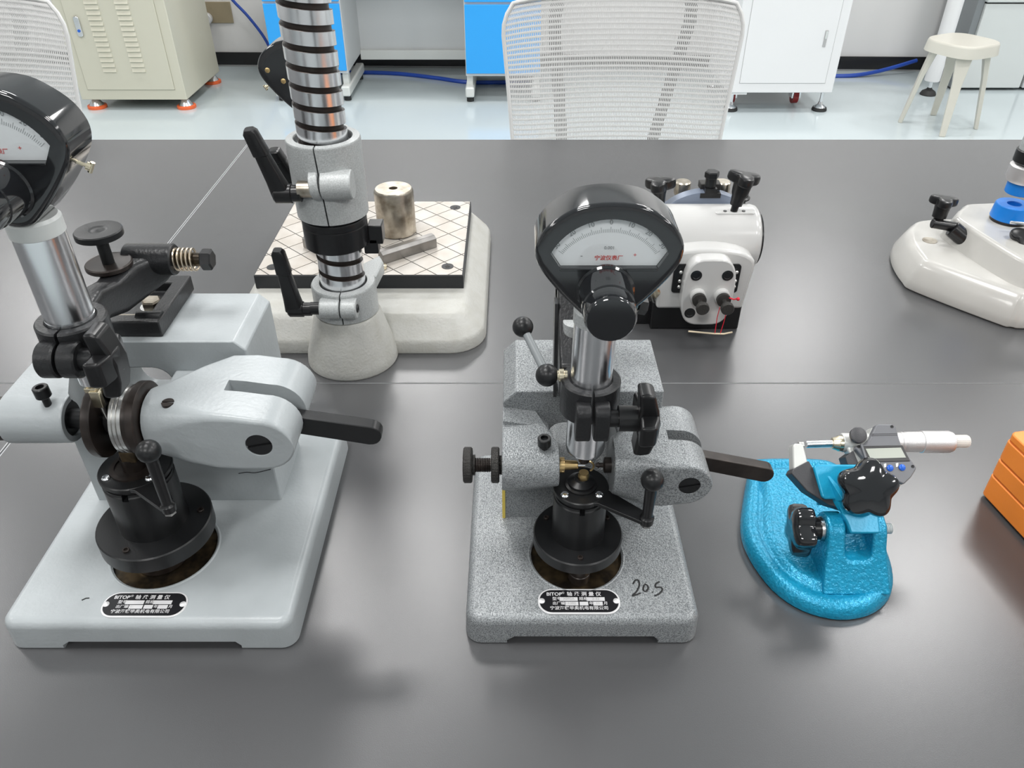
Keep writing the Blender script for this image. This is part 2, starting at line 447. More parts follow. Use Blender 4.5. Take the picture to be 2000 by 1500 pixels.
def star_knob(name, m, root, c, d, R, r, t, lobes=3, rot=0.0, hub=(0.0, 0.0), n=72, dome=0.25, power=0.85):
    """lobed hand knob: centre of its front face c + d*t, axis d; hub = (radius, length) behind it"""
    c = Vector(c); a, b2, d = frame(d)
    def ringp(sc, h):
        out = []
        for k in range(n):
            th = 2*PI*k/n
            w = 0.5 + 0.5*math.cos(lobes*(th - rot))
            rad = r + (R-r)*(w**power)
            out.append(c + d*h + a*(rad*sc*math.cos(th)) + b2*(rad*sc*math.sin(th)))
        return out
    bm = B()
    rings(bm, [ringp(0.80, 0), ringp(0.95, t*0.10), ringp(1.0, t*0.25), ringp(1.0, t*0.70), ringp(0.94, t*0.90), ringp(0.80, t), ringp(0.4, t*(1+dome*0.3))])
    if hub[0]: cyl(bm, c - d*hub[1], c + d*0.002, hub[0], n=28)
    return obj(name, bm, m, root, ang=35)

def wing_knob(m, root, x, y, z, hy=0.0085, s=1.0):
    """two-winged clamp knob turning about x; x is its inner face"""
    sil = [(0.0003, 0.0255), (0.0060, 0.0262), (0.0112, 0.0245), (0.0148, 0.0120), (0.0172, 0.0), (0.0158, -0.0150), (0.0122, -0.0272), (0.0050, -0.0282), (0.0002, -0.0275), (0.0018, -0.0110), (-0.0005, 0.0), (0.0018, 0.0110)]
    b = B(); prism(b, [(x + u*s, z + v*s) for u, v in sil], 'y', y-hy, y+hy)
    prism(b, [(x + u*s*0.96 + 0.0002, y + v*s*0.8) for u, v in sil], 'z', z-hy, z+hy)
    return obj('clamp_wing_knob', b, m, root, ang=40, bevel=0.0022, seg=3)

def nameplate(root, cx, cy, z, w, h, stamped):
    x0, x1, y0, y1 = cx-w/2, cx+w/2, cy-h/2, cy+h/2
    pts = rrect(x0, x1, y0, y1, h*0.46, 8)
    b = B(); slab(b, pts, [(z-0.0008, 0), (z+0.0006, 0), (z+0.0008, 0.0003)])
    p = obj('nameplate', b, M['plateink'], root)
    b = B(); slab(b, inset(pts, h*0.055), [(z+0.0004, 0), (z+0.00095, 0)]); obj('nameplate_field', b, M['plate'], p)
    zt = z + 0.00105
    U, V = (1,0,0), (0,1,0)
    def tx(n_, s, px, py, size, al='LEFT', m='plateink', bold=0.0): text(n_, s, size, M[m], p, (x0 + w*px, y1 - h*py, zt), U, V, al, bold=bold)
    tx('brand_lettering', 'BITOP', 0.105, 0.235, h*0.185, bold=h*0.004)
    tx('registered_mark', '®', 0.295, 0.18, h*0.12)
    tx('title_lettering', '轴 承 测 量 仪', 0.355, 0.235, h*0.185, bold=h*0.003)
    tx('model_lettering', '型号', 0.175, 0.425, h*0.15, bold=h*0.002)
    tx('size_lettering', '规格', 0.50, 0.425, h*0.15, bold=h*0.002)
    tx('serial_lettering', '出厂编号', 0.175, 0.605, h*0.135, bold=h*0.002)
    tx('year_lettering', '年', 0.62, 0.605, h*0.14, bold=h*0.002)
    tx('month_lettering', '月', 0.795, 0.605, h*0.14, bold=h*0.002)
    tx('company_lettering', '宁波海曙毕奥机电有限公司', 0.14, 0.795, h*0.158, bold=h*0.002)
    for (a, c, yy) in ((0.265, 0.485, 0.425), (0.595, 0.815, 0.425), (0.33, 0.49, 0.605), (0.505, 0.61, 0.605), (0.67, 0.785, 0.605)):
        b = B(); box(b, x0+w*a, x0+w*c, y1-h*(yy+0.075), y1-h*(yy-0.075), z+0.0006, z+0.00105); obj('blank_field', b, M['plateink'], p)
    zt = z + 0.0012
    for s, px, py in stamped: tx('stamped_text', s, px, py, h*0.13, 'CENTER', 'stamp')
    for px in (0.045, 0.955):
        b = B(); lathe(b, (x0 + w*px, cy, z+0.0005), (0,0,1), [(h*0.11, 0), (h*0.105, 0.0008), (h*0.06, 0.0015), (0.0001, 0.0017)], 20); obj('rivet', b, M['plateink'], p)
    return p

def socket_screw(root, c, d, r, L, m='black', name='socket_screw', shank=0.0, shr=0.5):
    b = B(); a = Vector(c); dd = Vector(d).normalized()
    lathe(b, a, dd, [(r*0.92, 0), (r, r*0.1), (r, L-r*0.12), (r*0.9, L), (r*0.55, L), (r*0.52, L-r*0.5), (0.0001, L-r*0.5)], 24)
    if shank: cyl(b, a - dd*shank, a, r*shr, n=16)
    return obj(name, b, M[m], root)

def housing(root, m, secs, slot, xc, R, zc, yf, name='lever_housing'):
    """casting that carries the locking lever: sections along x (x, cy, cz, hy, hz, e)"""
    b = B()
    rings(b, [[(x, p[0], p[1]) for p in rrect(ya, yb, za, zb, min(rad, (zb-za)*0.45, (yb-ya)*0.45), 6)] for x, ya, yb, za, zb, rad in secs])
    cut = B(); box(cut, *slot)
    hole = B(); cyl(hole, (xc, yf-0.01, zc), (xc, yf+0.002, zc), R*0.50, n=32)
    o = obj(name, b, M[m], root, ang=42, cutters=[cut, hole], bevel=0.0010, seg=2)
    b = B(); cyl(b, (xc, yf+0.004, zc), (xc, yf+0.0005, zc), R*0.48, n=32)
    s_ = B(); box(s_, xc-R*0.6, xc+R*0.6, yf-0.002, yf+0.0017, zc-R*0.05, zc+R*0.05)
    s_.transform(Matrix.Translation((xc,0,zc)) @ Matrix.Rotation(math.radians(-12), 4, 'Y') @ Matrix.Translation((-xc,0,-zc)))
    obj('pivot_screw', b, M['black'], o, cutters=[s_])
    return o

def base_casting(root, m, x0, x1, y0, y1, h, rc, axis, rrec, notch):
    pts = rrect(x0, x1, y0, y1, rc, 6)
    b = B(); slab(b, pts, [(0, 0.0012), (0.0015, 0), (h-0.008, 0.0008), (h-0.0042, 0.0018), (h-0.0014, 0.0042), (h, 0.0082)])
    rec = B(); cyl(rec, (axis[0], axis[1], h-0.0042), (axis[0], axis[1], h+0.02), rrec, n=56)
    nb = B(); prism(nb, [(notch[0], -0.01), (notch[1], -0.01), (notch[1], 0.0045), (notch[1]-0.004, 0.009), (notch[0]+0.006, 0.009), (notch[0], 0.0045)], 'y', y0-0.02, y1+0.02)
    o = obj('base_casting', b, M[m], root, ang=48, cutters=[rec, nb])
    b = B(); cyl(b, (axis[0], axis[1], h-0.0045), (axis[0], axis[1], h-0.0038), rrec-0.0002, n=48); obj('recess_floor', b, M['oily'], o)
    b = B(); lathe(b, (axis[0], axis[1], h-0.002), (0,0,1), [(rrec-0.0002, 0), (rrec+0.0004, 0.0022), (rrec+0.0014, 0.0030), (rrec+0.0026, 0.0024), (rrec+0.0034, 0.0)], 64)
    for f in [f for f in b.faces if len(f.verts) > 8]: b.faces.remove(f)
    obj('recess_rim', b, M[m], o, ang=80)
    return o

def ring_clamp(root, m, x, y, z0, z1, ri, ro, ear_y, gap=0.0011):
    """split ring round the gauge column with two ears towards the viewer"""
    b = B(); n = 44; c = 0.0012
    g = math.asin(gap/ro)
    prof = [(ri, z0+0.004), (ri, z1-c), (ri+c, z1), (ro-c, z1), (ro, z1-c), (ro, z0+0.004+c), (ro-c, z0+0.004)]
    rs = []
    for k in range(n+1):
        a = -PI/2 + g + (2*PI-2*g)*k/n
        rs.append([(x + r_*math.cos(a), y + r_*math.sin(a), z_) for r_, z_ in prof])
    rings(b, rs)
    ring_ = obj('column_clamp', b, M[m], root, ang=40)
    for sx in (-1, 1):
        b = B(); ears = rrect(ear_y, y-ri-0.0008, z0-0.003, z1-0.006, 0.006, 4)
        prism(b, ears, 'x', x+sx*gap, x+sx*0.0118)
        obj('clamp_ear', b, M[m], ring_, ang=40, bevel=0.0012)
    return ring_

def pedestal(root, ax, ay, z, rf, rb, arm_end, ballz, screws_at, stem):
    """z: dict of levels; black turntable on the base"""
    sx, sy, sr = stem
    b = B(); lathe(b, (sx, sy, z['floor']), (0,0,1), [(sr*0.95, 0), (sr, 0.001), (sr, 0.009), (sr*0.93, 0.0095), (sr*0.93, z['f0']-z['floor']+0.001)], 28); obj('stem', b, M['brown'], root)
    b = B(); lathe(b, (ax, ay, z['f0']), (0,0,1), [(rf-0.001, 0), (rf, 0.001), (rf, z['f1']-z['f0']-0.001), (rf-0.001, z['f1']-z['f0']), (rb*0.5, z['f1']-z['f0'])], 56)
    fl_ = obj('flange', b, M['black'], root)
    for a in screws_at:
        c = (ax + rf*0.80*math.cos(math.radians(a)), ay + rf*0.80*math.sin(math.radians(a)), z['f1']-0.0025)
        socket_screw(fl_, c, (0,0,1), rf*0.062, 0.0042, 'brown')
    b = B(); lathe(b, (ax, ay, z['f1']-0.0005), (0,0,1), [(rb+0.0004, 0), (rb, 0.001), (rb, z['b1']-z['f1']-0.003), (rb-0.0008, z['b1']-z['f1']-0.002), (rb-0.0008, z['b1']-z['f1'])], 48)
    nt = B(); box(nt, ax-rb*0.09, ax+rb*0.09, ay-rb-0.01, ay-rb*0.7, z['b1']-0.006, z['b1']+0.01)
    body = obj('pedestal_body', b, M['black'], root, cutters=[nt])
    # cap plate with the swing arm
    b = B(); lathe(b, (ax, ay, z['b1']), (0,0,1), [(rb-0.002, -0.0005), (rb-0.002, 0.003), (rb+0.0006, 0.0032), (rb+0.0006, 0.0062), (rb-0.0002, 0.007), (0.001, 0.007)], 48)
    cap = obj('swing_cap', b, M['black'], root)
    e = Vector((arm_end[0], arm_end[1])); c = Vector((ax, ay)); d = (e-c).normalized(); t = Vector((-d.y, d.x))
    za = z['b1'] + 0.0034
    pts = [c + d*(rb*0.3) + t*(rb*0.78), c + d*(rb*0.95) + t*(rb*0.40), e + t*0.0052]
    for k in range(9):
        a = PI/2 - PI*k/8; pts.append(e + d*(0.0052*math.cos(a)) + t*(0.0052*math.sin(a)))
    pts += [c + d*(rb*1.0) - t*(rb*0.42), c + d*(rb*0.45) - t*(rb*0.85)]
    b = B(); prism(b, [(p.x, p.y) for p in pts], 'z', za, za+0.0034); obj('swing_arm', b, M['black'], cap, bevel=0.0004)
    zb = za + 0.0034
    b = B(); lathe(b, (e.x, e.y, zb), (0,0,1), [(0.0052, -0.004), (0.0055, 0), (0.0055, 0.0016), (0.0042, 0.003), (0.0039, 0.004), (0.0046, ballz-zb-0.004), (0.0046, ballz-zb)], 28); obj('crank_grip', b, M['plastic'], cap)
    b = B(); ball(b, (e.x, e.y, ballz), 0.0085); obj('ball_knob', b, M['black'], cap)
    b = B(); lathe(b, (e.x, e.y, za-0.0035), (0,0,1), [(0.0045, 0), (0.0045, 0.0036)], 6); obj('nut', b, M['steel'], cap)
    zt = z['b1'] + 0.007
    for sx in (-1, 1):
        b = B(); lathe(b, (ax + sx*rb*0.62, ay - rb*0.52, zt-0.0005), (0,0,1), [(0.0034, 0), (0.0034, 0.001), (0.0024, 0.0022), (0.0001, 0.0026)], 20)
        s_ = B(); box(s_, ax+sx*rb*0.62-0.005, ax+sx*rb*0.62+0.005, ay-rb*0.52-0.0004, ay-rb*0.52+0.0004, zt+0.0011, zt+0.01)
        obj('cap_screw', b, M['chrome'], cap, cutters=[s_])
    return cap, zt

def boss_loft(bm, secs, n=14):
    """sections along x: (x, cy, cz, r, yback): half round front, flat top and bottom running back"""
    rs = []
    for x, cy, cz, r_, yb in secs:
        p = [(x, cy - r_*math.sin(PI*k/n), cz + r_*math.cos(PI*k/n)) for k in range(n+1)]
        p += [(x, yb, cz - r_), (x, yb, cz + r_)]
        rs.append(p)
    return rings(bm, rs)

def knurled_disc(name, root, c, d, r, t, m='knurl', n=72):
    c = Vector(c); a, b2, d = frame(d); rs = []
    def rg(sc, h, teeth=False):
        return [c + d*h + (a*math.cos(2*PI*k/n) + b2*math.sin(2*PI*k/n))*(r*sc*(1.0 - (0.018 if teeth and k % 2 else 0))) for k in range(n)]
    bm = B(); rings(bm, [rg(0.93, 0), rg(1, t*0.14, True), rg(1, t*0.86, True), rg(0.93, t), rg(0.3, t)])
    return obj(name, bm, M[m], root, ang=25)

def lever_bar(root, m, x0, z0, x1, z1, y, hy, hz, name='lock_lever'):
    d = Vector((x1-x0, z1-z0)); L = d.length; a = math.atan2(d.y, d.x)
    pts = [(0, -hz*0.9), (L-hz, -hz)] + [(L - hz + hz*math.cos(t), hz*math.sin(t)) for t in [(-PI/2 + PI*k/8) for k in range(1, 8)]] + [(L-hz, hz), (0, hz*0.9)]
    pts = [(x0 + p[0]*math.cos(a) - p[1]*math.sin(a), z0 + p[0]*math.sin(a) + p[1]*math.cos(a)) for p in pts]
    b = B(); prism(b, pts, 'y', y-hy, y+hy)
    return obj(name, b, M[m], root, ang=35, bevel=0.0008)

def spring(bm, p0, p1, R, r, turns, n=14):
    p0 = Vector(p0); d = Vector(p1)-p0; L = d.length; a, b2, d = frame(d)
    pts = [p0 + d*(L*k/(turns*n)) + a*(R*math.cos(2*PI*k/n)) + b2*(R*math.sin(2*PI*k/n)) for k in range(turns*n+1)]
    return tube(bm, pts, r, 6)

# ------------------------------------------------------------------ the bearing gauge in the middle
def middle_gauge():
    ax, ay = 0.0545, 0.458
    r = thing('bearing_gauge', 'grey speckled bearing gauge with clear round dial head, 20.5 inked on its base', 'gauge', (0.0555, 0.49, 0))
    base_casting(r, 'hammer', -0.0375, 0.1495, 0.391, 0.592, 0.030, 0.013, (ax, ay), 0.0385, (-0.004, 0.117))
    nameplate(r, 0.0535, 0.4085, 0.0300, 0.0655, 0.0245, [('X092A', 0.375, 0.425), ('2-32', 0.705, 0.425), ('1202', 0.41, 0.605), ('11', 0.727, 0.605)])
    # inked number on the base
    b = B(); z = 0.0302
    S = 0.0245
    def pen(pts): tube(b, [(0.0965 + p[0]*S, 0.4175 + p[1]*S, z) for p in smooth([(q[0], q[1], 0) for q in pts], False, 5)], 0.00075, 6)
    pen([(0.10,0.36),(0.20,0.52),(0.30,0.50),(0.30,0.30),(0.18,0.05),(0.02,-0.12),(0.12,-0.10),(0.30,-0.02)])
    pen([(0.48,0.33),(0.42,0.20),(0.42,0.08),(0.50,0.06),(0.58,0.18),(0.57,0.30),(0.48,0.36)])
    pen([(0.69,0.03),(0.71,0.01)])
    pen([(1.0,0.46),(0.86,0.36),(0.84,0.22),(1.0,0.22),(1.04,0.12),(0.92,-0.04),(0.74,-0.14)])
    b.transform(Matrix.Translation((0,0,z)) @ Matrix.Diagonal((1,1,0.35,1)) @ Matrix.Translation((0,0,-z)))
    obj('inked_number', b, M['ink'], r)
    # upright block: two legs and a bridge with a window below it
    x0, x1, y0, y1, zt = -0.0072, 0.1205, 0.502, 0.578, 0.170
    b = B(); prism(b, [(x0, 0.028), (x1, 0.028), (x1, zt), (x0+0.0105, zt), (x0, zt-0.0105)], 'y', y0, y1)
    wn = B(); prism(wn, rrect(0.030, 0.086, 0.085, 0.138, 0.012, 5), 'y', y0-0.05, y1+0.05)
    obj('upright_block', b, M['hammer'], r, cutters=[wn], bevel=0.0012)
    b = B(); box(b, x0-0.0014, x0+0.0012, 0.5008, 0.5035, 0.030, 0.078); obj('yellow_strip', b, M['yellow'], r)
    # left boss
    b = B()
    boss_loft(b, [(x0-0.0004, 0.461, 0.1300, 0.0205, 0.5035), (0.008, 0.4605, 0.1302, 0.0202, 0.5035), (0.019, 0.460, 0.1308, 0.0192, 0.5030), (0.0285, 0.459, 0.1312, 0.0178, 0.4800), (0.0352, 0.4585, 0.1315, 0.0166, 0.4640), (0.0362, 0.4585, 0.1315, 0.0156, 0.4625)])
    prism(b, [(x0+0.0002, 0.120), (0.016, 0.120), (0.030, 0.136), (0.018, 0.150), (x0+0.0002, 0.1545)], 'y', 0.484, 0.5035)
    obj('spindle_boss', b, M['hammer'], r, ang=40, bevel=0.001)
    socket_screw(r, (0.0245, 0.457, 0.1525), (-0.02, -0.05, 1), 0.0052, 0.0075, 'black', 'lock_screw', 0.006)
    # adjusting screw with two knurled wheels
    ys, zs = 0.458, 0.1315
    b = B(); cyl(b, (-0.035, ys, zs), (x0+0.01, ys, zs), 0.0052, n=24)
    for k in range(9): lathe(b, (-0.0285 + k*0.0013, ys, zs), (1,0,0), [(0.0052, 0), (0.0058, 0.0004), (0.0052, 0.0009)], 20)
    ad = obj('adjusting_screw', b, M['brown'], r)
    knurled_disc('knurled_wheel', ad, (-0.0375, ys, zs), (1,0,0), 0.0140, 0.0068)
    knurled_disc('knurled_wheel', ad, (-0.0160, ys, zs), (1,0,0), 0.0140, 0.0062)
    b = B(); cyl(b, (-0.031, ys, zs), (-0.0285, ys, zs), 0.008, n=24); cyl(b, (-0.0098, ys, zs), (-0.0065, ys, zs), 0.0075, n=24); obj('collar', b, M['knurl'], ad)
    # spindle tips holding the small brass bearing
    b = B(); lathe(b, (0.0360, ys, zs), (1,0,0), [(0.0062, 0), (0.0062, 0.0045), (0.0040, 0.0047), (0.0034, 0.014), (0.0026, 0.015)], 24); obj('fixed_tip', b, M['brass'], r)
    b = B(); lathe(b, (0.0505, ys, zs), (1,0,0), [(0.0016, 0), (0.0016, 0.006)], 16); obj('measuring_pin', b, M['chrome'], r)
    b = B(); lathe(b, (0.0805, ys, zs), (-1,0,0), [(0.0062, -0.004), (0.0062, 0.009), (0.0052, 0.0095), (0.0018, 0.010), (0.0018, 0.013), (0.0026, 0.0132), (0.0012, 0.016)], 24); obj('moving_tip', b, M['brown'], r)
    # lever housing
    secs = [(0.0765, 0.4390, 0.4780, 0.1110, 0.1500, 0.0190), (0.0775, 0.4375, 0.4800, 0.1095, 0.1520, 0.0205), (0.088, 0.4355, 0.4870, 0.1085, 0.1535, 0.0150), (0.102, 0.4330, 0.4980, 0.1090, 0.1540, 0.0080), (0.114, 0.4322, 0.5060, 0.1105, 0.1535, 0.0040), (0.130, 0.4322, 0.5078, 0.1135, 0.1525, 0.0030)]
    R = 0.0195
    for k in range(1, 8):
        a = k*PI/2/7.6; secs.append((0.130 + R*math.sin(a), 0.4322, 0.5078, 0.1330 - R*math.cos(a), 0.1330 + R*math.cos(a), 0.0030))
    h = housing(r, 'hammer', secs, (0.1195, 0.2, 0.463, 0.4745, 0.1120, 0.19), 0.1325, 0.0165, 0.1335, 0.4322)
    lever_bar(h, 'brown', 0.140, 0.1300, 0.2075, 0.1135, 0.4685, 0.0048, 0.0072)
    # turntable pedestal
    zz = dict(floor=0.026, f0=0.047, f1=0.0585, b1=0.1035)
    cap, zt2 = pedestal(r, ax, ay, zz, 0.0368, 0.0215, (0.1015, 0.4215), 0.1495, (270, 150, 30), (0.0555, 0.4355, 0.0088))
    b = B(); lathe(b, (ax, ay, zt2-0.0005), (0,0,1), [(0.0125, 0), (0.0125, 0.002), (0.0105, 0.0025), (0.0105, 0.005), (0.006, 0.0075), (0.0055, 0.009)], 36); obj('centre_boss', b, M['black'], cap)
    b = B(); lathe(b, (0.0560, 0.4575, zt2+0.008), (0,0,1), [(0.0042, 0), (0.0045, 0.001), (0.0045, 0.0035), (0.0038, 0.0045), (0.0038, 0.0058)], 24)
    obj('brass_cup', b, M['brass'], r)
    b = B(); pts = [(0.0585 + 0.0048*math.cos(a), 0.4575, zs - 0.001 + 0.0052*math.sin(a)) for a in [math.radians(-60 + 190*k/12) for k in range(13)]]
    tube(b, pts, 0.0008, 8); obj('brass_ring', b, M['brass'], r)
    # measuring column, clamp, head
    cx = 0.0555
    b = B(); lathe(b, (cx, ay, 0.1465), (0.012,0,1), [(0.010, 0), (0.0142, 0.0025), (0.0148, 0.005), (0.0148, 0.118), (0.0140, 0.1185), (0.0140, 0.127)], 48); obj('gauge_column', b, M['chrome'], r)
    b = B(); cyl(b, (cx, ay, 0.136), (cx, ay, 0.149), 0.0042, n=20); obj('plunger', b, M['brown'], r)
    b = B(); lathe(b, (cx+0.0013, ay, 0.262), (0,0,1), [(0.0155, 0), (0.0155, 0.009), (0.013, 0.012)], 40); obj('column_collar', b, M['clampgrey'], r)
    cl = ring_clamp(r, 'blacksat', cx+0.0008, ay, 0.182, 0.2145, 0.0148, 0.0215, 0.426)
    b = B(); cyl(b, (cx+0.010, 0.4345, 0.196), (cx+0.0205, 0.4345, 0.196), 0.0062, n=24); cyl(b, (cx+0.019, 0.4345, 0.196), (cx+0.035, 0.4345, 0.196), 0.0092, n=28); obj('clamp_hub', b, M['plastic'], cl)
    wing_knob(M['plastic'], cl, cx+0.0308, 0.4345, 0.196)
    # ball lever on the left of the clamp
    b2, b1 = Vector((0.0250, 0.461, 0.2145)), Vector((0.0080, 0.495, 0.2340))
    b = B(); cyl(b, b2, b1, 0.0032, 0.0030, n=20); lv = obj('ball_lever', b, M['steelgrey'], r)
    b = B(); ball(b, b2, 0.0083); obj('ball_knob', b, M['black'], lv)
    b = B(); ball(b, b1, 0.0078); obj('ball_knob', b, M['black'], lv)
    b = B(); lathe(b, (0.0315, 0.461, 0.2145), (1,0,0), [(0.0036, 0), (0.0036, 0.002), (0.0048, 0.0022), (0.0048, 0.0055), (0.0036, 0.006), (0.0036, 0.008)], 20); obj('lever_collar', b, M['palebrass'], lv)
    # bracket behind the column
    b = B(); prism(b, [(0.470, 0.186), (0.505, 0.190), (0.548, 0.168), (0.565, 0.168), (0.565, 0.240), (0.545, 0.252), (0.525, 0.246), (0.505, 0.222), (0.475, 0.213)], 'x', 0.0350, 0.0700)
    br = obj('column_bracket', b, M['blacksat'], r, bevel=0.002)
    b = B(); prism(b, [(0.497, 0.168), (0.515, 0.168), (0.535, 0.236), (0.518, 0.240)], 'x', 0.0325, 0.0350); obj('bracket_cheek', b, M['blacksat'], br)
    b = B(); cyl(b, (0.0470, 0.509, 0.2200), (0.0470, 0.509, 0.2300), 0.0085, n=24); obj('bracket_button', b, M['clampgrey'], br)
    b = B(); cyl(b, (0.035, 0.547, 0.236), (0.085, 0.547, 0.236), 0.0095, n=28); obj('hinge_tube', b, M['blacksat'], br)
    b = B(); spring(b, (0.085, 0.540, 0.230), (0.099, 0.540, 0.230), 0.0062, 0.0008, 5); obj('coil_spring', b, M['spring'], br)
    b = B(); cyl(b, (0.08, 0.540, 0.230), (0.1025, 0.540, 0.2255), 0.0038, n=16); lathe(b, (0.0995, 0.540, 0.226), (1,0,-0.2), [(0.0065, 0), (0.0068, 0.0008), (0.0068, 0.0065), (0.005, 0.0072)], 6); obj('hex_bolt', b, M['black'], br)
    dial_gauge(r, 0.0602, 0.457, 0.3237)
    return r
middle_gauge()

# ------------------------------------------------------------------ the larger bearing gauge on the left
def left_gauge():
    ax, ay = -0.2955, 0.463
    r = thing('bearing_gauge', 'smooth pale grey bearing gauge at the left, dial head cut by the frame', 'gauge', (-0.28, 0.5, 0))
    base_casting(r, 'greypaint', -0.4015, -0.1715, 0.386, 0.640, 0.031, 0.012, (ax, ay), 0.0425, (-0.357, -0.215))
    nameplate(r, -0.2915, 0.4045, 0.0310, 0.0670, 0.0245, [])
    x0, x1, y0, y1, zt = -0.3785, -0.2110, 0.5225, 0.600, 0.2035
    b = B(); prism(b, [(x0, 0.029), (x1, 0.029), (x1, zt-0.008), (x1-0.008, zt), (x0+0.012, zt), (x0, zt-0.012)], 'y', y0, y1)
    wn = B(); prism(wn, rrect(-0.3420, -0.2765, 0.112, 0.178, 0.014, 5), 'y', y0-0.05, y1+0.05)
    obj('upright_block', b, M['greypaint'], r, cutters=[wn], bevel=0.0014)
    # left boss
    b = B()
    boss_loft(b, [(-0.3745, 0.4645, 0.1735, 0.0195, 0.5240), (-0.360, 0.4645, 0.1735, 0.0195, 0.5240), (-0.348, 0.464, 0.1737, 0.0192, 0.5230), (-0.338, 0.4635, 0.1738, 0.0190, 0.4920), (-0.3285, 0.463, 0.1740, 0.0186, 0.4690), (-0.3270, 0.463, 0.1740, 0.0176, 0.4670)])
    ho = B(); cyl(ho, (-0.332, ay, 0.174), (-0.30, ay, 0.174), 0.0135, n=32)
    obj('spindle_boss', b, M['greypaint'], r, ang=40, cutters=[ho], bevel=0.0012)
    socket_screw(r, (-0.3385, 0.457, 0.1985), (-0.05, 0.0, 1), 0.0055, 0.0085, 'black', 'lock_screw', 0.008)
    zs = 0.1735
    knurled_disc('knurled_wheel', r, (-0.3840, ay, zs), (1,0,0), 0.0165, 0.0085, 'brown')
    b = B(); cyl(b, (-0.395, ay, zs), (-0.300, ay, zs), 0.0075, n=28); cyl(b, (-0.333, ay, zs), (-0.3295, ay, zs), 0.0132, n=28); obj('spindle', b, M['black'], r)
    # dark notched driving disc
    b = B(); lathe(b, (-0.3085, ay, zs), (1,0,0), [(0.024, 0), (0.0288, 0.0006), (0.0292, 0.0016), (0.0292, 0.0062), (0.0284, 0.007), (0.002, 0.007)], 56)
    nc = B(); prism(nc, [(p.x, p.y) for p in smooth([(0.452, 0.189), (0.459, 0.196), (0.470, 0.191), (0.477, 0.178), (0.486, 0.174), (0.490, 0.164), (0.478, 0.156), (0.466, 0.158), (0.455, 0.168)], True, 4)], 'x', -0.3048, -0.29)
    obj('notched_disc', b, M['brown'], r, cutters=[nc])
    # bright test ring held on the moving spindle
    b = B(); lathe(b, (-0.2905, ay, zs), (1,0,0), [(0.0195, 0), (0.0252, 0.0003), (0.0258, 0.001), (0.0258, 0.003), (0.0248, 0.0035), (0.0258, 0.004), (0.0258, 0.006), (0.0246, 0.0065), (0.0256, 0.007), (0.0256, 0.0095), (0.018, 0.010)], 56); rg_ = obj('bearing_ring', b, M['steel'], r)
    b = B(); lathe(b, (-0.2812, ay, zs), (1,0,0), [(0.020, 0), (0.0256, 0.0002), (0.0262, 0.001), (0.0262, 0.0045), (0.0285, 0.005), (0.0285, 0.010), (0.0265, 0.0115), (0.010, 0.012)], 56); obj('ring_holder', b, M['brown'], r)
    b = B(); cyl(b, (-0.30, ay, zs), (-0.265, ay, zs), 0.012, n=28); obj('moving_spindle', b, M['black'], r)
    # lever housing
    secs = [(-0.2690, 0.4430, 0.4850, 0.1500, 0.1930, 0.0205), (-0.2678, 0.4412, 0.4870, 0.1480, 0.1950, 0.0228), (-0.254, 0.4390, 0.4930, 0.1465, 0.1968, 0.0180), (-0.236, 0.4375, 0.5060, 0.1450, 0.1970, 0.0110), (-0.218, 0.4370, 0.5180, 0.1440, 0.1962, 0.0060), (-0.200, 0.4370, 0.5200, 0.1440, 0.1945, 0.0045), (-0.182, 0.4370, 0.5200, 0.1445, 0.1915, 0.0040)]
    R = 0.0235
    for k in range(1, 8):
        a = k*PI/2/7.6; secs.append((-0.182 + R*math.sin(a), 0.4370, 0.5200, 0.1680 - R*math.cos(a), 0.1680 + R*math.cos(a), 0.0040))
    h = housing(r, 'greypaint', secs, (-0.2125, -0.10, 0.4685, 0.4815, 0.148, 0.23), -0.1835, 0.0195, 0.1690, 0.4372)
    lever_bar(h, 'black', -0.178, 0.1640, -0.1010, 0.1490, 0.4750, 0.0055, 0.0088)
    b = B(); cyl(b, (-0.2475, 0.452, 0.188), (-0.2475, 0.4515, 0.1975), 0.0045, n=20)
    s_ = B(); box(s_, -0.253, -0.242, 0.4515-0.0005, 0.4515+0.0007, 0.1962, 0.205); obj('slotted_plug', b, M['brown'], h, cutters=[s_])
    b = B(); box(b, -0.272, x1-0.0, 0.470, 0.5235, 0.150, 0.176); obj('housing_web', b, M['greypaint'], h, bevel=0.002)
    # pedestal
    zz = dict(floor=0.027, f0=0.0525, f1=0.0680, b1=0.1190)
    cap, zt2 = pedestal(r, ax, ay, zz, 0.0455, 0.0270, (-0.2540, 0.4190), 0.1790, (255, 15, 135), (-0.2975, 0.458, 0.0215))
    b = B(); lathe(b, (ax, ay, zt2-0.0005), (0,0,1), [(0.0185, 0), (0.0185, 0.0018), (0.0150, 0.002), (0.0150, 0.0006), (0.009, 0.0006), (0.009, 0.012), (0.0075, 0.013)], 44); obj('centre_boss', b, M['brown'], cap)
    b = B(); box(b, ax-0.004, ax+0.0075, ay-0.0085, ay+0.006, zt2+0.010, zt2+0.021); obj('rest_block', b, M['oily'], cap, bevel=0.001)
    # column, clamp
    cx = -0.3015
    b = B(); lathe(b, (cx, ay, 0.2075), (0,0,1), [(0.0075, 0), (0.0098, 0.002), (0.0100, 0.012), (0.0100, 0.020), (0.0158, 0.022), (0.0158, 0.056), (0.0154, 0.0562), (0.0154, 0.0568), (0.0158, 0.057), (0.0158, 0.122), (0.014, 0.1225)], 48); obj('gauge_column', b, M['chrome'], r)
    b = B(); lathe(b, (cx, ay, 0.324), (0,0,1), [(0.0158, 0), (0.0166, 0.0005), (0.0166, 0.010), (0.0150, 0.012)], 44); obj('column_collar', b, M['palegrey'], r)
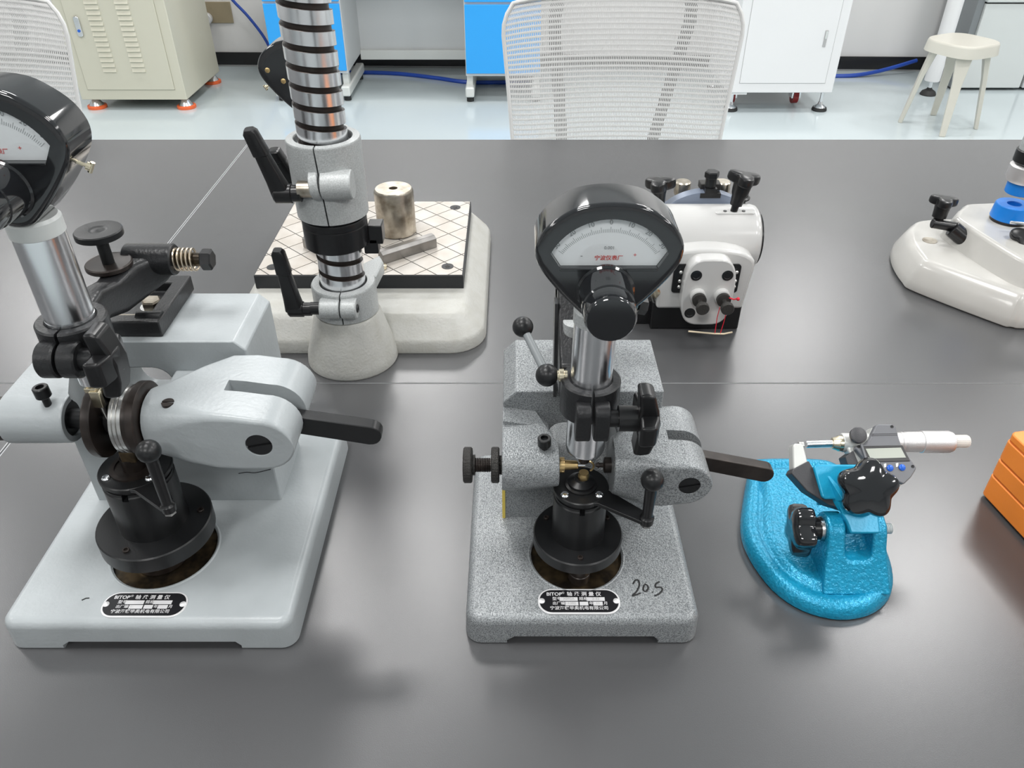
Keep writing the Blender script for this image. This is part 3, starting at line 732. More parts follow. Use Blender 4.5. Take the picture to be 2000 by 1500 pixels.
    b = B(); cyl(b, (cx+0.001, ay, 0.198), (cx+0.001, ay, 0.2085), 0.0035, n=16); box(b, cx-0.004, cx+0.004, ay-0.010, ay+0.0, 0.204, 0.208); box(b, cx-0.0005, cx+0.0065, ay-0.0115, ay-0.007, 0.192, 0.206); obj('plunger', b, M['palebrass'], r, bevel=0.0005)
    b = B(); lathe(b, (cx+0.004, ay-0.009, 0.1945), (0.02, 0.0, -1), [(0.0022, 0), (0.0020, 0.006), (0.0006, 0.017)], 14); obj('stylus', b, M['steel'], r)
    cl = ring_clamp(r, 'blacksat', cx, ay, 0.234, 0.2615, 0.0158, 0.0232, 0.436)
    for sx in (-1, 1):
        b = B(); cyl(b, (cx+sx*0.0011, 0.4385, 0.2435), (cx+sx*0.0135, 0.4385, 0.2435), 0.0128, n=32, ch=0.0012); obj('clamp_lug', b, M['blacksat'], cl)
    b = B(); cyl(b, (cx+0.010, 0.4385, 0.2435), (cx+0.024, 0.4385, 0.2435), 0.0078, n=26); obj('clamp_hub', b, M['blacksat'], cl)
    wing_knob(M['plastic'], cl, cx+0.0235, 0.4385, 0.2435, 0.0095, 0.95)
    # lifting arm from the clamp back to the hinge
    b = B()
    secs = [((-0.305, 0.478, 0.2475), 0.011, 0.0125), ((-0.304, 0.500, 0.2500), 0.0095, 0.0125), ((-0.303, 0.524, 0.2430), 0.0105, 0.0140), ((-0.300, 0.545, 0.2440), 0.0125, 0.0160), ((-0.291, 0.560, 0.2480), 0.0170, 0.0130), ((-0.286, 0.574, 0.2520), 0.019, 0.0095)]
    rings(b, [[(c[0] + p[0], c[1], c[2] + p[1]) for p in superellipse(0, 0, hx, hz, 4.5, 24)] for c, hx, hz in secs])
    arm = obj('lifting_arm', b, M['blacksat'], r, ang=50)
    b = B(); cyl(b, (-0.305, 0.5640, 0.2540), (-0.2665, 0.5640, 0.2540), 0.0125, n=32, ch=0.001); obj('hinge_tube', b, M['blacksat'], arm)
    b = B(); spring(b, (-0.2665, 0.5640, 0.2540), (-0.2500, 0.5640, 0.2540), 0.0086, 0.0009, 5, 18); obj('coil_spring', b, M['spring'], arm)
    b = B(); cyl(b, (-0.267, 0.5640, 0.2540), (-0.2440, 0.5640, 0.2540), 0.0055, n=20); obj('hinge_pin', b, M['oily'], arm)
    b = B(); lathe(b, (-0.2455, 0.5640, 0.2540), (1,0,0), [(0.0078, 0), (0.0085, 0.0008), (0.0085, 0.0075), (0.0070, 0.0086), (0.0001, 0.0086)], 6); obj('hex_bolt', b, M['black'], arm, ang=25)
    # two knurled height discs
    dx, dy = -0.3085, 0.5430
    b = B(); cyl(b, (dx, dy, 0.248), (dx, dy, 0.285), 0.0045, n=20); st = obj('height_screw', b, M['black'], r)
    for z0, rr, m_, t_ in ((0.2835, 0.0172, 'black', 0.0058), (0.2560, 0.0172, 'brown', 0.0068)):
        b = B(); lathe(b, (dx, dy, z0), (0,0,1), [(rr-0.0015, 0), (rr, 0.0008), (rr, t_-0.0008), (rr-0.0008, t_), (0.007, t_), (0.006, t_-0.0006), (0.004, t_-0.0004), (0.0001, t_+0.0004)] if m_ == 'black' else [(rr-0.005, 0), (rr-0.001, 0.002), (rr, 0.003), (rr, t_-0.001), (rr-0.0008, t_), (rr-0.002, t_-0.0004), (0.0001, t_-0.0008)], 48); obj('height_disc', b, M[m_], st)
    # guide block with hex screw on top of the upright
    gx0, gx1, gy0, gy1, gz = -0.322, -0.2770, 0.5290, 0.6065, zt
    b = B(); box(b, gx0, gx1, gy0, gy1, gz, gz+0.014)
    c1 = B(); box(c1, gx0-0.02, gx1-0.012, gy0+0.012, gy0+0.064, gz+0.005, gz+0.04)
    g = obj('guide_block', b, M['blacksat'], r, cutters=[c1], bevel=0.0012)
    b = B(); lathe(b, (-0.2975, 0.5670, gz+0.005), (0,0,1), [(0.0098, 0), (0.0098, 0.0016)], 28); obj('washer', b, M['steel'], g)
    b = B(); lathe(b, (-0.2975, 0.5670, gz+0.0066), (0,0,1), [(0.0085, 0), (0.0085, 0.0048), (0.0070, 0.0060), (0.0001, 0.0060)], 6); obj('hex_bolt', b, M['agedsteel'], g, ang=25)
    b = B(); cyl(b, (-0.320, 0.5400, gz+0.0105), (-0.284, 0.5400, gz+0.0105), 0.0036, n=20); obj('stop_pin', b, M['agedsteel'], g)
    b = B(); cyl(b, (-0.298, 0.5400, gz+0.0108), (-0.2785, 0.5400, gz+0.0108), 0.0058, n=24); obj('pin_sleeve', b, M['blacksat'], g)
    b = B(); tube(b, [(-0.3435, 0.4090, 0.0312), (-0.3410, 0.4110, 0.0312), (-0.3385, 0.4112, 0.0312)], 0.0005, 6); obj('pen_tick', b, M['ink'], r)
    b = B(); tube(b, smooth([(-0.2435, 0.5223, 0.0640), (-0.236, 0.5223, 0.0655), (-0.228, 0.5223, 0.0650), (-0.214, 0.5223, 0.0690)], False, 4), 0.00035, 5); obj('paint_crack', b, M['ink'], r)
    dial_gauge(r, cx+0.0005, ay, 0.3890, screws=((0.0405, -0.018, 0.85, -0.5),))
    return r
left_gauge()

# ------------------------------------------------------------------ comparator stand with the ridged column
def lever_handle(root, hub, tip, L_hub, m='plastic', w=0.0085, name='clamp_lever'):
    """adjustable clamp lever: hub cylinder along x, tapered arm from the hub end to tip"""
    hub, tip = Vector(hub), Vector(tip)
    b = B(); lathe(b, hub, (1,0,0), [(w*0.85, 0), (w*1.05, 0.002), (w*1.05, L_hub*0.65), (w*0.9, L_hub*0.68), (w*0.9, L_hub)], 28)
    d = tip-hub; L = d.length; d.normalize()
    a = Vector((0,1,0)); a = (a - d*a.dot(d)).normalized(); c = d.cross(a)
    base = hub + Vector((w*0.9, 0, 0))
    rs = []
    for t, hw, hh in ((0.0, 0.0080, 0.0105), (0.22, 0.0072, 0.0088), (0.62, 0.0066, 0.0068), (0.635, 0.0076, 0.0080), (0.95, 0.0072, 0.0068), (1.0, 0.0050, 0.0045)):
        p = base.lerp(tip, t)
        rs.append([p + a*q[0] + c*q[1] for q in superellipse(0, 0, hw, hh, 4, 16)])
    rings(b, rs)
    return obj(name, b, M[m], root, ang=35)

def clip_rect(poly, x0, x1, y0, y1):
    def cl(P, f, inter):
        out = []
        for i in range(len(P)):
            a, b = P[i-1], P[i]
            if f(b):
                if not f(a): out.append(inter(a, b))
                out.append(b)
            elif f(a): out.append(inter(a, b))
        return out
    def ix(v): return lambda a, b: (v, a[1] + (b[1]-a[1])*(v-a[0])/(b[0]-a[0]))
    def iy(v): return lambda a, b: (a[0] + (b[0]-a[0])*(v-a[1])/(b[1]-a[1]), v)
    P = poly
    for f, g in ((lambda p: p[0] >= x0, ix(x0)), (lambda p: p[0] <= x1, ix(x1)), (lambda p: p[1] >= y0, iy(y0)), (lambda p: p[1] <= y1, iy(y1))):
        if P: P = cl(P, f, g)
    return P

def comparator_stand():
    cx, cy = -0.1945, 0.806
    r = thing('comparator_stand', 'comparator stand with ridged chrome column and off-white cast base', 'stand', (-0.19, 0.98, 0))
    pts = rrect(-0.3560, -0.0330, 0.8100, 1.1750, 0.045, 8)
    b = B(); slab(b, pts, [(0, 0.001), (0.002, 0), (0.014, 0.001), (0.019, 0.004), (0.036, 0.020), (0.041, 0.025), (0.0425, 0.030)])
    base = obj('base_casting', b, M['offwhite'], r, ang=60)
    b = B(); lathe(b, (cx, cy, 0), (0,0,1), [(0.0535, 0), (0.0545, 0.002), (0.0535, 0.012), (0.0395, 0.062), (0.0375, 0.066), (0.034, 0.066), (0.034, 0.060), (0.002, 0.060)], 56); obj('column_socket', b, M['offwhite'], base, ang=60)
    # anvil plate with diamond lands between scribed grooves
    ax0, ax1, ay0, ay1, az = -0.3310, -0.0625, 0.8990, 1.1370, 0.0612
    b = B(); box(b, ax0, ax1, ay0, ay1, 0.0420, az); plate = obj('anvil_plate', b, M['ironside'], r, bevel=0.0008)
    D = 0.0430; g = 0.0013; m0 = 0.0015
    k = 0
    for i in range(-8, 9):
        for j in range(-8, 9):
            px, py = (ax0+ax1)/2 + (i+j)*D/2, (ay0+ay1)/2 + 0.004 + (i-j)*D/2
            h = D/2 - g*0.72
            poly = clip_rect([(px-h, py), (px, py-h), (px+h, py), (px, py+h)], ax0+m0, ax1-m0, ay0+m0, ay1-m0)
            if len(poly) < 3: continue
            area = abs(sum(poly[q-1][0]*poly[q][1] - poly[q][0]*poly[q-1][1] for q in range(len(poly))))/2
            if area < 4e-6: continue
            b = B(); rings(b, [[(p[0], p[1], az-0.0004) for p in poly], [(p[0], p[1], az+0.0006) for p in poly]])
            obj('diamond_land', b, M['land'], plate)
    for hx, hy in ((-0.3115, 0.9210), (-0.0840, 0.9230), (-0.0850, 1.1130), (-0.3105, 1.1130)):
        b = B(); lathe(b, (hx, hy, az), (0,0,1), [(0.0078, 0), (0.0078, 0.0012), (0.0001, 0.0012)], 28); hh = obj('screw_hole', b, M['ironside'], plate)
        b = B(); lathe(b, (hx, hy-0.001, az+0.0012), (0,0,1), [(0.0030, 0), (0.0030, 0.0002)], 20); obj('screw_head', b, M['knurl'], plate)
    # ridged column: dark core with a chrome helical land
    b = B(); cyl(b, (cx, cy, 0.060), (cx, cy, 0.520), 0.0226, n=48)
    obj('column_core', b, M['brown'], r)
    b = B(); pitch, land = 0.0186, 0.0133; n = 48; z0, z1 = 0.062, 0.515
    turns = int((z1-z0)/pitch); R0, R1 = 0.0222, 0.0256
    prof = [(R0, 0), (R1-0.0004, 0.0), (R1, 0.0004), (R1, land-0.0004), (R1-0.0004, land), (R0, land)]
    rs = []
    for k in range(turns*n+1):
        a = -2*PI*k/n; zz = z0 + pitch*k/n
        rs.append([(cx + rr*math.cos(a), cy + rr*math.sin(a), zz + h) for rr, h in prof])
    rings(b, rs); oc = obj('ridged_column', b, M['chrome'], r, ang=35, wn=False)
    oc.data.materials.append(M['brown'])
    for f in oc.data.polygons:
        if abs(f.normal.z) > 0.6: f.material_index = 1
    b = B(); cyl(b, (cx, cy, 0.060), (cx, cy, 0.1085), 0.0254, n=48); obj('column_foot', b, M['chrome'], r)
    # lower clamp
    b = B(); lathe(b, (cx, cy, 0.0665), (0,0,1), [(0.0362, 0), (0.0370, 0.001), (0.0370, 0.035), (0.0355, 0.0375), (0.0275, 0.0375), (0.0265, 0.036), (0.0255, 0.030)], 56)
    sl = B(); box(sl, cx+0.0012, cx+0.0026, cy-0.08, cy-0.02, 0.05, 0.12)
    lc = obj('lower_clamp', b, M['clampgrey'], r, ang=45, cutters=[sl])
    for a0, a1 in ((-0.2155, cx+0.0012), (cx+0.0026, -0.1745)):
        b = B(); cyl(b, (a0, cy-0.036, 0.0885), (a1, cy-0.036, 0.0885), 0.0120, n=32, ch=0.0012); obj('clamp_boss', b, M['clampgrey'], lc)
    socket_screw(lc, (-0.1750, cy-0.036, 0.0885), (1,0,0), 0.0048, 0.0020, 'black', 'clamp_screw')
    b = B(); cyl(b, (-0.2265, cy-0.036, 0.0885), (-0.2135, cy-0.036, 0.0885), 0.0072, n=24); obj('clamp_bolt', b, M['black'], lc)
    lever_handle(lc, (-0.2520, cy-0.036, 0.0875), (-0.2500, cy-0.042, 0.1640), 0.026)
    # stop arm of the lower clamp with its two steel bars
    b = B(); prism(b, [(-0.1800, 0.820), (-0.160, 0.825), (-0.1560, 0.862), (-0.163, 0.880), (-0.186, 0.850)], 'z', 0.084, 0.1000); obj('stop_arm', b, M['clampgrey'], lc, bevel=0.002)
    for p0, p1, wd in (((-0.1680, 0.9280), (-0.1020, 0.9790), 0.0125), ((-0.2840, 0.9790), (-0.2350, 0.9290), 0.0125)):
        p0, p1 = Vector(p0), Vector(p1); d = (p1-p0).normalized(); t = Vector((-d.y, d.x))
        q = [p0, p1, p1 + t*wd, p0 + t*wd]
        b = B(); rings(b, [[(p.x, p.y, az+0.001) for p in q], [(p.x, p.y, az+0.0135) for p in q], [(p.x + t.x*(0.005 if i < 2 else 0), p.y + t.y*(0.004 if i < 2 else 0), az+0.0175) for i, p in enumerate(q)]])
        obj('stop_bar', b, M['barsteel'], lc, bevel=0.0004)
    b = B(); lathe(b, (-0.1685, 0.9175, az+0.001), (0,0,1), [(0.0058, 0), (0.0062, 0.0005), (0.0062, 0.0045), (0.0052, 0.0052), (0.0001, 0.0052)], 24); obj('stop_screw', b, M['palebrass'], lc)
    # black ring nut
    b = B(); lathe(b, (cx, cy, 0.1520), (0,0,1), [(0.0330, 0), (0.0352, 0.0015), (0.0352, 0.024), (0.0346, 0.025), (0.0346, 0.026), (0.0352, 0.0265), (0.0352, 0.032), (0.0345, 0.0335), (0.0255, 0.0335)], 64); rn = obj('ring_nut', b, M['plastic'], r)
    b = B(); box(b, -0.1600, -0.1440, 0.806, 0.826, 0.1500, 0.1720); box(b, -0.166, -0.150, 0.806, 0.822, 0.138, 0.156); obj('index_block', b, M['plastic'], rn, bevel=0.0012)
    # upper clamp carrying the head arm
    b = B(); lathe(b, (cx, cy, 0.1885), (0,0,1), [(0.0370, 0), (0.0382, 0.001), (0.0385, 0.081), (0.0375, 0.083), (0.0305, 0.0835), (0.0292, 0.082), (0.0285, 0.076)], 64)
    sl = B(); box(sl, cx-0.0008, cx+0.0008, cy-0.08, cy-0.02, 0.15, 0.30)
    sl.transform(Matrix.Translation((cx,0,0.23)) @ Matrix.Rotation(math.radians(-3), 4, 'Y') @ Matrix.Translation((-cx,0,-0.23)))
    uc = obj('upper_clamp', b, M['clampgrey'], r, ang=45, cutters=[sl])
    for a0, a1 in ((-0.2045, cx-0.0008), (cx+0.0008, -0.1625)):
        b = B(); cyl(b, (a0, cy-0.034, 0.2325), (a1, cy-0.034, 0.2335), 0.0150, n=36, ch=0.001); obj('clamp_boss', b, M['clampgrey'], uc)
    b = B(); cyl(b, (-0.2185, cy-0.036, 0.2290), (-0.2030, cy-0.036, 0.2290), 0.0085, n=24); obj('clamp_bolt', b, M['agedsteel'], uc)
    lever_handle(uc, (-0.2440, cy-0.036, 0.2245), (-0.2540, cy-0.046, 0.2940), 0.028, w=0.0095)
    lever_handle(uc, (-0.2450, cy+0.010, 0.2220), (-0.2500, cy+0.006, 0.2560), 0.014, w=0.007)
    # arm to the back with the gauge head, its dial turned away from the viewer
    b = B(); box(b, -0.2360, -0.2030, 0.835, 0.985, 0.192, 0.228); obj('head_arm', b, M['clampgrey'], uc, bevel=0.004)
    gx, gy = -0.2580, 1.0
    b = B(); cyl(b, (gx+0.012, gy, 0.170), (gx+0.012, gy, 0.226), 0.021, n=36); obj('head_clamp', b, M['blacksat'], uc)
    b = B(); cyl(b, (gx, gy, 0.150), (gx, gy, 0.245), 0.0145, n=36); obj('gauge_column', b, M['chrome'], r)
    hd = dial_gauge(r, gx, gy, 0.2960, face=1, print_dial=False, screws=((-0.0390, -0.0255, -0.8, -0.45),))
    for u, v in ((-0.034, -0.004), (-0.017, -0.0165), (0.034, -0.004)):
        b = B(); lathe(b, (gx+u, gy-0.0171, 0.2960+v), (0,-1,0), [(0.0030, 0), (0.0030, 0.001), (0.0022, 0.0016), (0.0001, 0.0018)], 18); obj('back_screw', b, M['brass'], hd)
    return r
comparator_stand()

b = B(); lathe(b, (-0.1622, 1.0290, 0.0622), (0,0,1), [(0.0258, 0), (0.0270, 0.0012), (0.0270, 0.0600), (0.0245, 0.0640), (0.0060, 0.0640), (0.0055, 0.0632), (0.0055, 0.052), (0.0001, 0.052)], 56)
tag(obj('steel_cylinder', b, M['agedsteel'], off=(-0.1622, 1.0290, 0.0622)), 'tarnished steel cylinder with a centre hole standing on the diamond-grooved plate', 'cylinder block')

# ------------------------------------------------------------------ white instrument behind the middle gauge
def white_instrument():
    r = thing('dividing_head', 'gloss white instrument with round housing and black knobs behind the middle dial head', 'instrument', (0.24, 0.90, 0))
    # black foot
    b = B(); box(b, 0.178, 0.292, 0.868, 0.990, 0, 0.040); box(b, 0.150, 0.20, 0.880, 0.980, 0, 0.036); obj('foot', b, M['plastic'], r, bevel=0.002)
    # front housing with arched top
    def arch(x0, x1, z0, zs, zt, n=14):
        pts = [(x0+0.004, z0), (x1-0.006, z0), (x1, zs)]
        cx = (x0+x1)/2; hw = (x1-x0)/2
        for k in range(1, n):
            a = PI*k/n
            pts.append((cx + hw*math.cos(a)*1.0, zs + (zt-zs)*math.sin(a)**0.75))
        pts.append((x0, zs)); return pts
    b = B(); prism(b, arch(0.178, 0.2965, 0.0335, 0.092, 0.116), 'y', 0.862, 0.935); fh = obj('front_housing', b, M['white'], r, ang=40, bevel=0.004, seg=3)
    b = B(); lathe(b, (0.165, 0.925, 0.1020), (1,0,0), [(0.036, 0), (0.041, 0.005), (0.0420, 0.010), (0.0420, 0.134), (0.0405, 0.140), (0.037, 0.143), (0.001, 0.144)], 48); dh = obj('drum', b, M['white'], r, ang=45)
    b = B(); cyl(b, (0.3080, 0.925, 0.1020), (0.3110, 0.925, 0.1020), 0.034, n=40); obj('drum_cap', b, M['plastic'], dh)
    b = B(); prism(b, rrect(0.250, 0.300, 0.908, 0.932, 0.004), 'z', 0.125, 0.1425); obj('knob_pad', b, M['white'], dh, bevel=0.001)
    for x in (0.263, 0.286):
        b = B(); cyl(b, (x, 0.914, 0.142), (x, 0.914, 0.1432), 0.0022, n=12); obj('pad_screw', b, M['black'], dh)
    # disc facing away, its rim showing above the drum
    b = B(); lathe(b, (0.247, 0.948, 0.0790), (0,1,0), [(0.071, 0), (0.0735, 0.001), (0.0735, 0.016), (0.071, 0.0175), (0.001, 0.018)], 72); rd = obj('face_disc', b, M['bluegrey'], r, ang=40)
    zo = -0.0200
    b = B(); box(b, 0.238, 0.264, 0.9474, 0.957, 0.1655+zo, 0.1715+zo); box(b, 0.2435, 0.2585, 0.9475, 0.966, 0.1700+zo, 0.1775+zo); obj('tee_slot', b, M['plastic'], rd)
    b = B(); cyl(b, (0.2510, 0.956, 0.165+zo), (0.2510, 0.956, 0.180+zo), 0.0052, n=20); cyl(b, (0.2510, 0.956, 0.178+zo), (0.2510, 0.956, 0.1905+zo), 0.0070, n=24); lathe(b, (0.2510, 0.956, 0.1895+zo), (0,0,1), [(0.0086, 0), (0.0092, 0.001), (0.0092, 0.0070), (0.008, 0.0082), (0.0001, 0.0082)], 6); obj('tall_bolt', b, M['black'], rd, ang=25)
    b = B(); box(b, 0.2400, 0.2660, 0.960, 0.976, 0.1705+zo, 0.1790+zo); obj('strap', b, M['knurl'], rd, bevel=0.001)
    for x in (0.2225, 0.2740):
        b = B(); lathe(b, (x, 0.985, 0.1560+zo), (0,0,1), [(0.010, 0), (0.0105, 0.001), (0.0105, 0.016), (0.009, 0.0175), (0.0001, 0.0175)], 24); obj('round_nut', b, M['agedsteel'], rd)
    b = B(); lathe(b, (0.2960, 0.968, 0.1480+zo), (0,0,1), [(0.007, 0), (0.007, 0.007), (0.0115, 0.0085), (0.012, 0.0105), (0.009, 0.012), (0.009, 0.020), (0.008, 0.0215), (0.0001, 0.0215)], 20); obj('flange_nut', b, M['black'], rd)
    # lobed knobs
    p = Vector((0.2740, 0.915, 0.1415)); d = Vector((0.16, 0.02, 1)).normalized()
    b = B(); lathe(b, p, d, [(0.0045, 0), (0.0045, 0.008), (0.0075, 0.009), (0.0085, 0.020), (0.0100, 0.024), (0.0125, 0.045)], 24); kb = obj('knob_stem', b, M['plastic'], r)
    star_knob('lobed_knob', M['plastic'], kb, p + d*0.036, d, 0.0215, 0.0115, 0.0125, 3, 0.4)
    p = Vector((0.190, 0.955, 0.128)); d = Vector((-0.1, 0.05, 1)).normalized()
    b = B(); lathe(b, p, d, [(0.006, 0), (0.008, 0.02), (0.010, 0.030)], 24); kb = obj('knob_stem', b, M['plastic'], r)
    star_knob('lobed_knob', M['plastic'], kb, p + d*0.026, d, 0.0215, 0.0115, 0.0125, 3, 0.2)
    # front plate with round-topped pad, four screws and two plungers
    b = B(); prism(b, rrect(0.1975, 0.2120, 0.060, 0.097, 0.004), 'y', 0.858, 0.866); prism(b, rrect(0.2650, 0.2790, 0.060, 0.097, 0.004), 'y', 0.858, 0.866); 
    b.free()
    for a0, a1 in ((0.1975, 0.2160), (0.2640, 0.2790)):
        b = B(); prism(b, rrect(a0, a1, 0.058, 0.097, 0.004), 'y', 0.8600, 0.866); obj('dark_recess', b, M['plastic'], fh)
    pts = []
    cx, zc = 0.2395, 0.066
    for k in range(40):
        a = 2*PI*k/40; c, s = math.cos(a), math.sin(a)
        pts.append((cx + 0.0315*math.copysign(abs(c)**0.55, c), zc + 0.0455*math.copysign(abs(s)**0.72, s)))
    b = B(); prism(b, pts, 'y', 0.8440, 0.868); pad = obj('front_plate', b, M['white'], r, ang=40, bevel=0.002)
    yF = 0.8440
    for x, z in ((0.2215, 0.0905), (0.2590, 0.0905), (0.2205, 0.0385)):
        b = B(); lathe(b, (x, yF+0.0005, z), (0,-1,0), [(0.0068, 0), (0.0068, 0.0010), (0.0045, 0.0012), (0.0040, 0.0007), (0.0001, 0.0007)], 24); obj('counterbored_screw', b, M['black'], pad)
    for x, z in ((0.2265, 0.0635), (0.2560, 0.0635)):
        b = B(); lathe(b, (x, yF+0.001, z), (0,-1,0), [(0.0098, 0), (0.0095, 0.008), (0.0075, 0.009), (0.001, 0.009)], 28); bo = obj('plunger_boss', b, M['white'], pad)
        b = B(); lathe(b, (x, yF-0.008, z), (0,-1,0), [(0.0078, 0), (0.0085, 0.001), (0.0085, 0.006), (0.004, 0.0065), (0.0028, 0.007), (0.0028, 0.016), (0.0045, 0.017), (0.0065, 0.0185), (0.0078, 0.0215), (0.0078, 0.026), (0.0070, 0.027), (0.0001, 0.027)], 28); obj('plunger_knob', b, M['knurl'], pad)
    for x0, side in ((0.2055, -1), (0.2735, 1)):
        for z in (0.088, 0.076, 0.068):
            b = B(); ball(b, (x0, 0.8575, z), 0.0024, 12, 8); obj('terminal_screw', b, M['steel'], fh)
    b = B(); lathe(b, (0.183, 0.875, 0.057), (-1,-0.3,0), [(0.013, 0), (0.013, 0.006), (0.010, 0.0075), (0.001, 0.008)], 32); obj('worm_wheel', b, M['palebrass'], r)
    # red thread with a small wooden peg hanging from the right plunger
    kx, ky, kz = 0.2560, yF-0.022, 0.0635
    b = B()
    tube(b, [(kx-0.0062, ky, kz-0.004), (kx-0.0075, ky-0.001, kz-0.018), (kx-0.0072, ky-0.002, kz-0.0400)], 0.0005, 6)
    tube(b, [(kx+0.0030, ky, kz-0.007), (kx+0.0012, ky-0.002, kz-0.024), (kx-0.0005, ky-0.002, kz-0.0400)], 0.0005, 6)
    pts = [(kx + 0.0062*math.cos(a), ky+0.013, kz + 0.0062*math.sin(a)) for a in [2*PI*k/16 for k in range(17)]]
    tube(b, pts, 0.0006, 6)
    tube(b, [(kx+0.004, ky+0.010, kz+0.004), (kx+0.010, ky+0.004, kz+0.0045), (kx+0.015, ky+0.002, kz+0.007)], 0.0009, 6)
    ball(b, (kx+0.0145, ky+0.002, kz+0.0062), 0.0022, 10, 6)
    th = obj('red_thread', b, M['thread'], r)
    b = B(); tube(b, [(kx-0.040, ky-0.002, kz-0.0368), (kx-0.008, ky-0.002, kz-0.0402), (kx+0.004, ky-0.002, kz-0.0405), (kx+0.014, ky-0.002, kz-0.0380)], 0.0011, 8); obj('wooden_peg', b, M['wood'], th)
    return r
white_instrument()

# ------------------------------------------------------------------ white cast base with blue discs at the right edge
def right_instrument():
    r = thing('bench_instrument', 'glossy cream cast base with blue discs and grey spindle at the right edge', 'instrument', (0.66, 0.99, 0))
    low = [(0.552, 0.990), (0.560, 0.962), (0.6300, 0.8800), (0.646, 0.870), (0.680, 0.866), (0.900, 0.872), (0.915, 0.890), (0.915, 1.120), (0.90, 1.135), (0.640, 1.125), (0.585, 1.100), (0.560, 1.050)]
    P2 = [(p.x, p.y) for p in smooth(low, True, 5)]
    b = B(); slab(b, P2, [(0, 0.002), (0.003, 0), (0.015, 0.001), (0.034, 0.010), (0.042, 0.016), (0.045, 0.022)], (0.735, 1.0))
    lo = obj('cast_base', b, M['cream'], r, ang=60)
    up = [(0.6350, 1.060), (0.6270, 1.036), (0.6480, 0.930), (0.6640, 0.8985), (0.6850, 0.892), (0.880, 0.895), (0.880, 1.100), (0.690, 1.100), (0.655, 1.085)]
    P3 = [(p.x, p.y) for p in smooth(up, True, 5)]
    b = B(); slab(b, P3, [(0.036, -0.012), (0.050, -0.005), (0.071, 0.002), (0.0755, 0.0060), (0.0765, 0.010)], (0.765, 0.995))
    obj('raised_deck', b, M['cream'], r, ang=60)
    # left screw on the low deck
    b = B(); cyl(b, (0.598, 1.035, 0.0445), (0.598, 1.035, 0.0458), 0.010, n=24); obj('deck_hole', b, M['agedsteel'], r)
    b = B(); cyl(b, (0.590, 1.030, 0.0740), (0.622, 1.026, 0.0700), 0.0068, n=20, ch=0.001); cyl(b, (0.617, 1.024, 0.0690), (0.6360, 1.0150, 0.0560), 0.0115, n=20, ch=0.001); ck = obj('cross_clamp', b, M['plastic'], r)
    b = B(); lathe(b, (0.5985, 1.033, 0.072), (0.05, 0.05, 1), [(0.0065, 0), (0.0068, 0.008), (0.0095, 0.010), (0.0100, 0.020), (0.0115, 0.032)], 22); obj('knob_stem', b, M['plastic'], ck)
    star_knob('lobed_knob', M['plastic'], ck, (0.600, 1.035, 0.098), (0.05, 0.05, 1), 0.0205, 0.011, 0.0115, 3, 0.2)
    # blue discs and the spindle above
    ux, uy = 0.6985, 1.035
    b = B(); lathe(b, (ux, uy, 0.0750), (0,0,1), [(0.0240, 0), (0.0240, 0.006), (0.001, 0.006)], 40); obj('disc_seat', b, M['brown'], r)
    b = B(); lathe(b, (ux, uy, 0.0805), (0,0,1), [(0.0245, 0), (0.0252, 0.001), (0.0235, 0.019), (0.0222, 0.0205), (0.0095, 0.0205), (0.0085, 0.019), (0.0085, 0.012), (0.0001, 0.012)], 44); obj('blue_disc', b, M['bluecap'], r)
    b = B(); lathe(b, (ux, uy, 0.1170), (0,0,1), [(0.0175, 0), (0.0185, 0.001), (0.0185, 0.016), (0.001, 0.016)], 40); sp = obj('blue_disc', b, M['bluecap'], r)
    b = B(); lathe(b, (ux, uy, 0.1330), (0,0,1), [(0.019, 0), (0.0215, 0.001), (0.0235, 0.006), (0.0235, 0.022), (0.018, 0.026), (0.0175, 0.028)], 40); obj('spindle_nose', b, M['satin'], r)
    b = B(); lathe(b, (ux, uy, 0.1600), (0,0,1), [(0.0215, 0), (0.0225, 0.001), (0.0225, 0.016), (0.0215, 0.017), (0.016, 0.0172)], 40); co = obj('spindle_collar', b, M['black'], r)
    b = B(); cyl(b, (ux-0.008, uy-0.0190, 0.168), (ux-0.0090, uy-0.0216, 0.168), 0.0026, n=14); obj('grub_screw', b, M['steel'], co)
    b = B(); lathe(b, (ux, uy, 0.1750), (0,0,1), [(0.0200, 0), (0.0190, 0.030), (0.0200, 0.031), (0.0200, 0.045), (0.017, 0.047), (0.017, 0.12)], 40); obj('spindle', b, M['clampgrey'], r)
    b = B(); box(b, ux+0.055, ux+0.120, 1.030, 1.10, 0.05, 0.34); obj('spindle_post', b, M['cream'], r, bevel=0.004)
    b = B(); box(b, ux+0.005, ux+0.060, 1.020, 1.06, 0.245, 0.33); obj('spindle_carrier', b, M['cream'], r, bevel=0.004)
    # small lobed knob and wire in front of the disc
    b = B(); tube(b, [(0.676, 0.995, 0.0910), (0.700, 0.990, 0.0905), (0.740, 0.985, 0.090)], 0.0022, 8); obj('wire_stop', b, M['chrome'], r)
    star_knob('lobed_knob', M['plastic'], r, (0.6870, 0.972, 0.0790), (-0.35, -0.55, 0.5), 0.0185, 0.0105, 0.012, 3, 0.9, hub=(0.009, 0.012))
    return r
right_instrument()

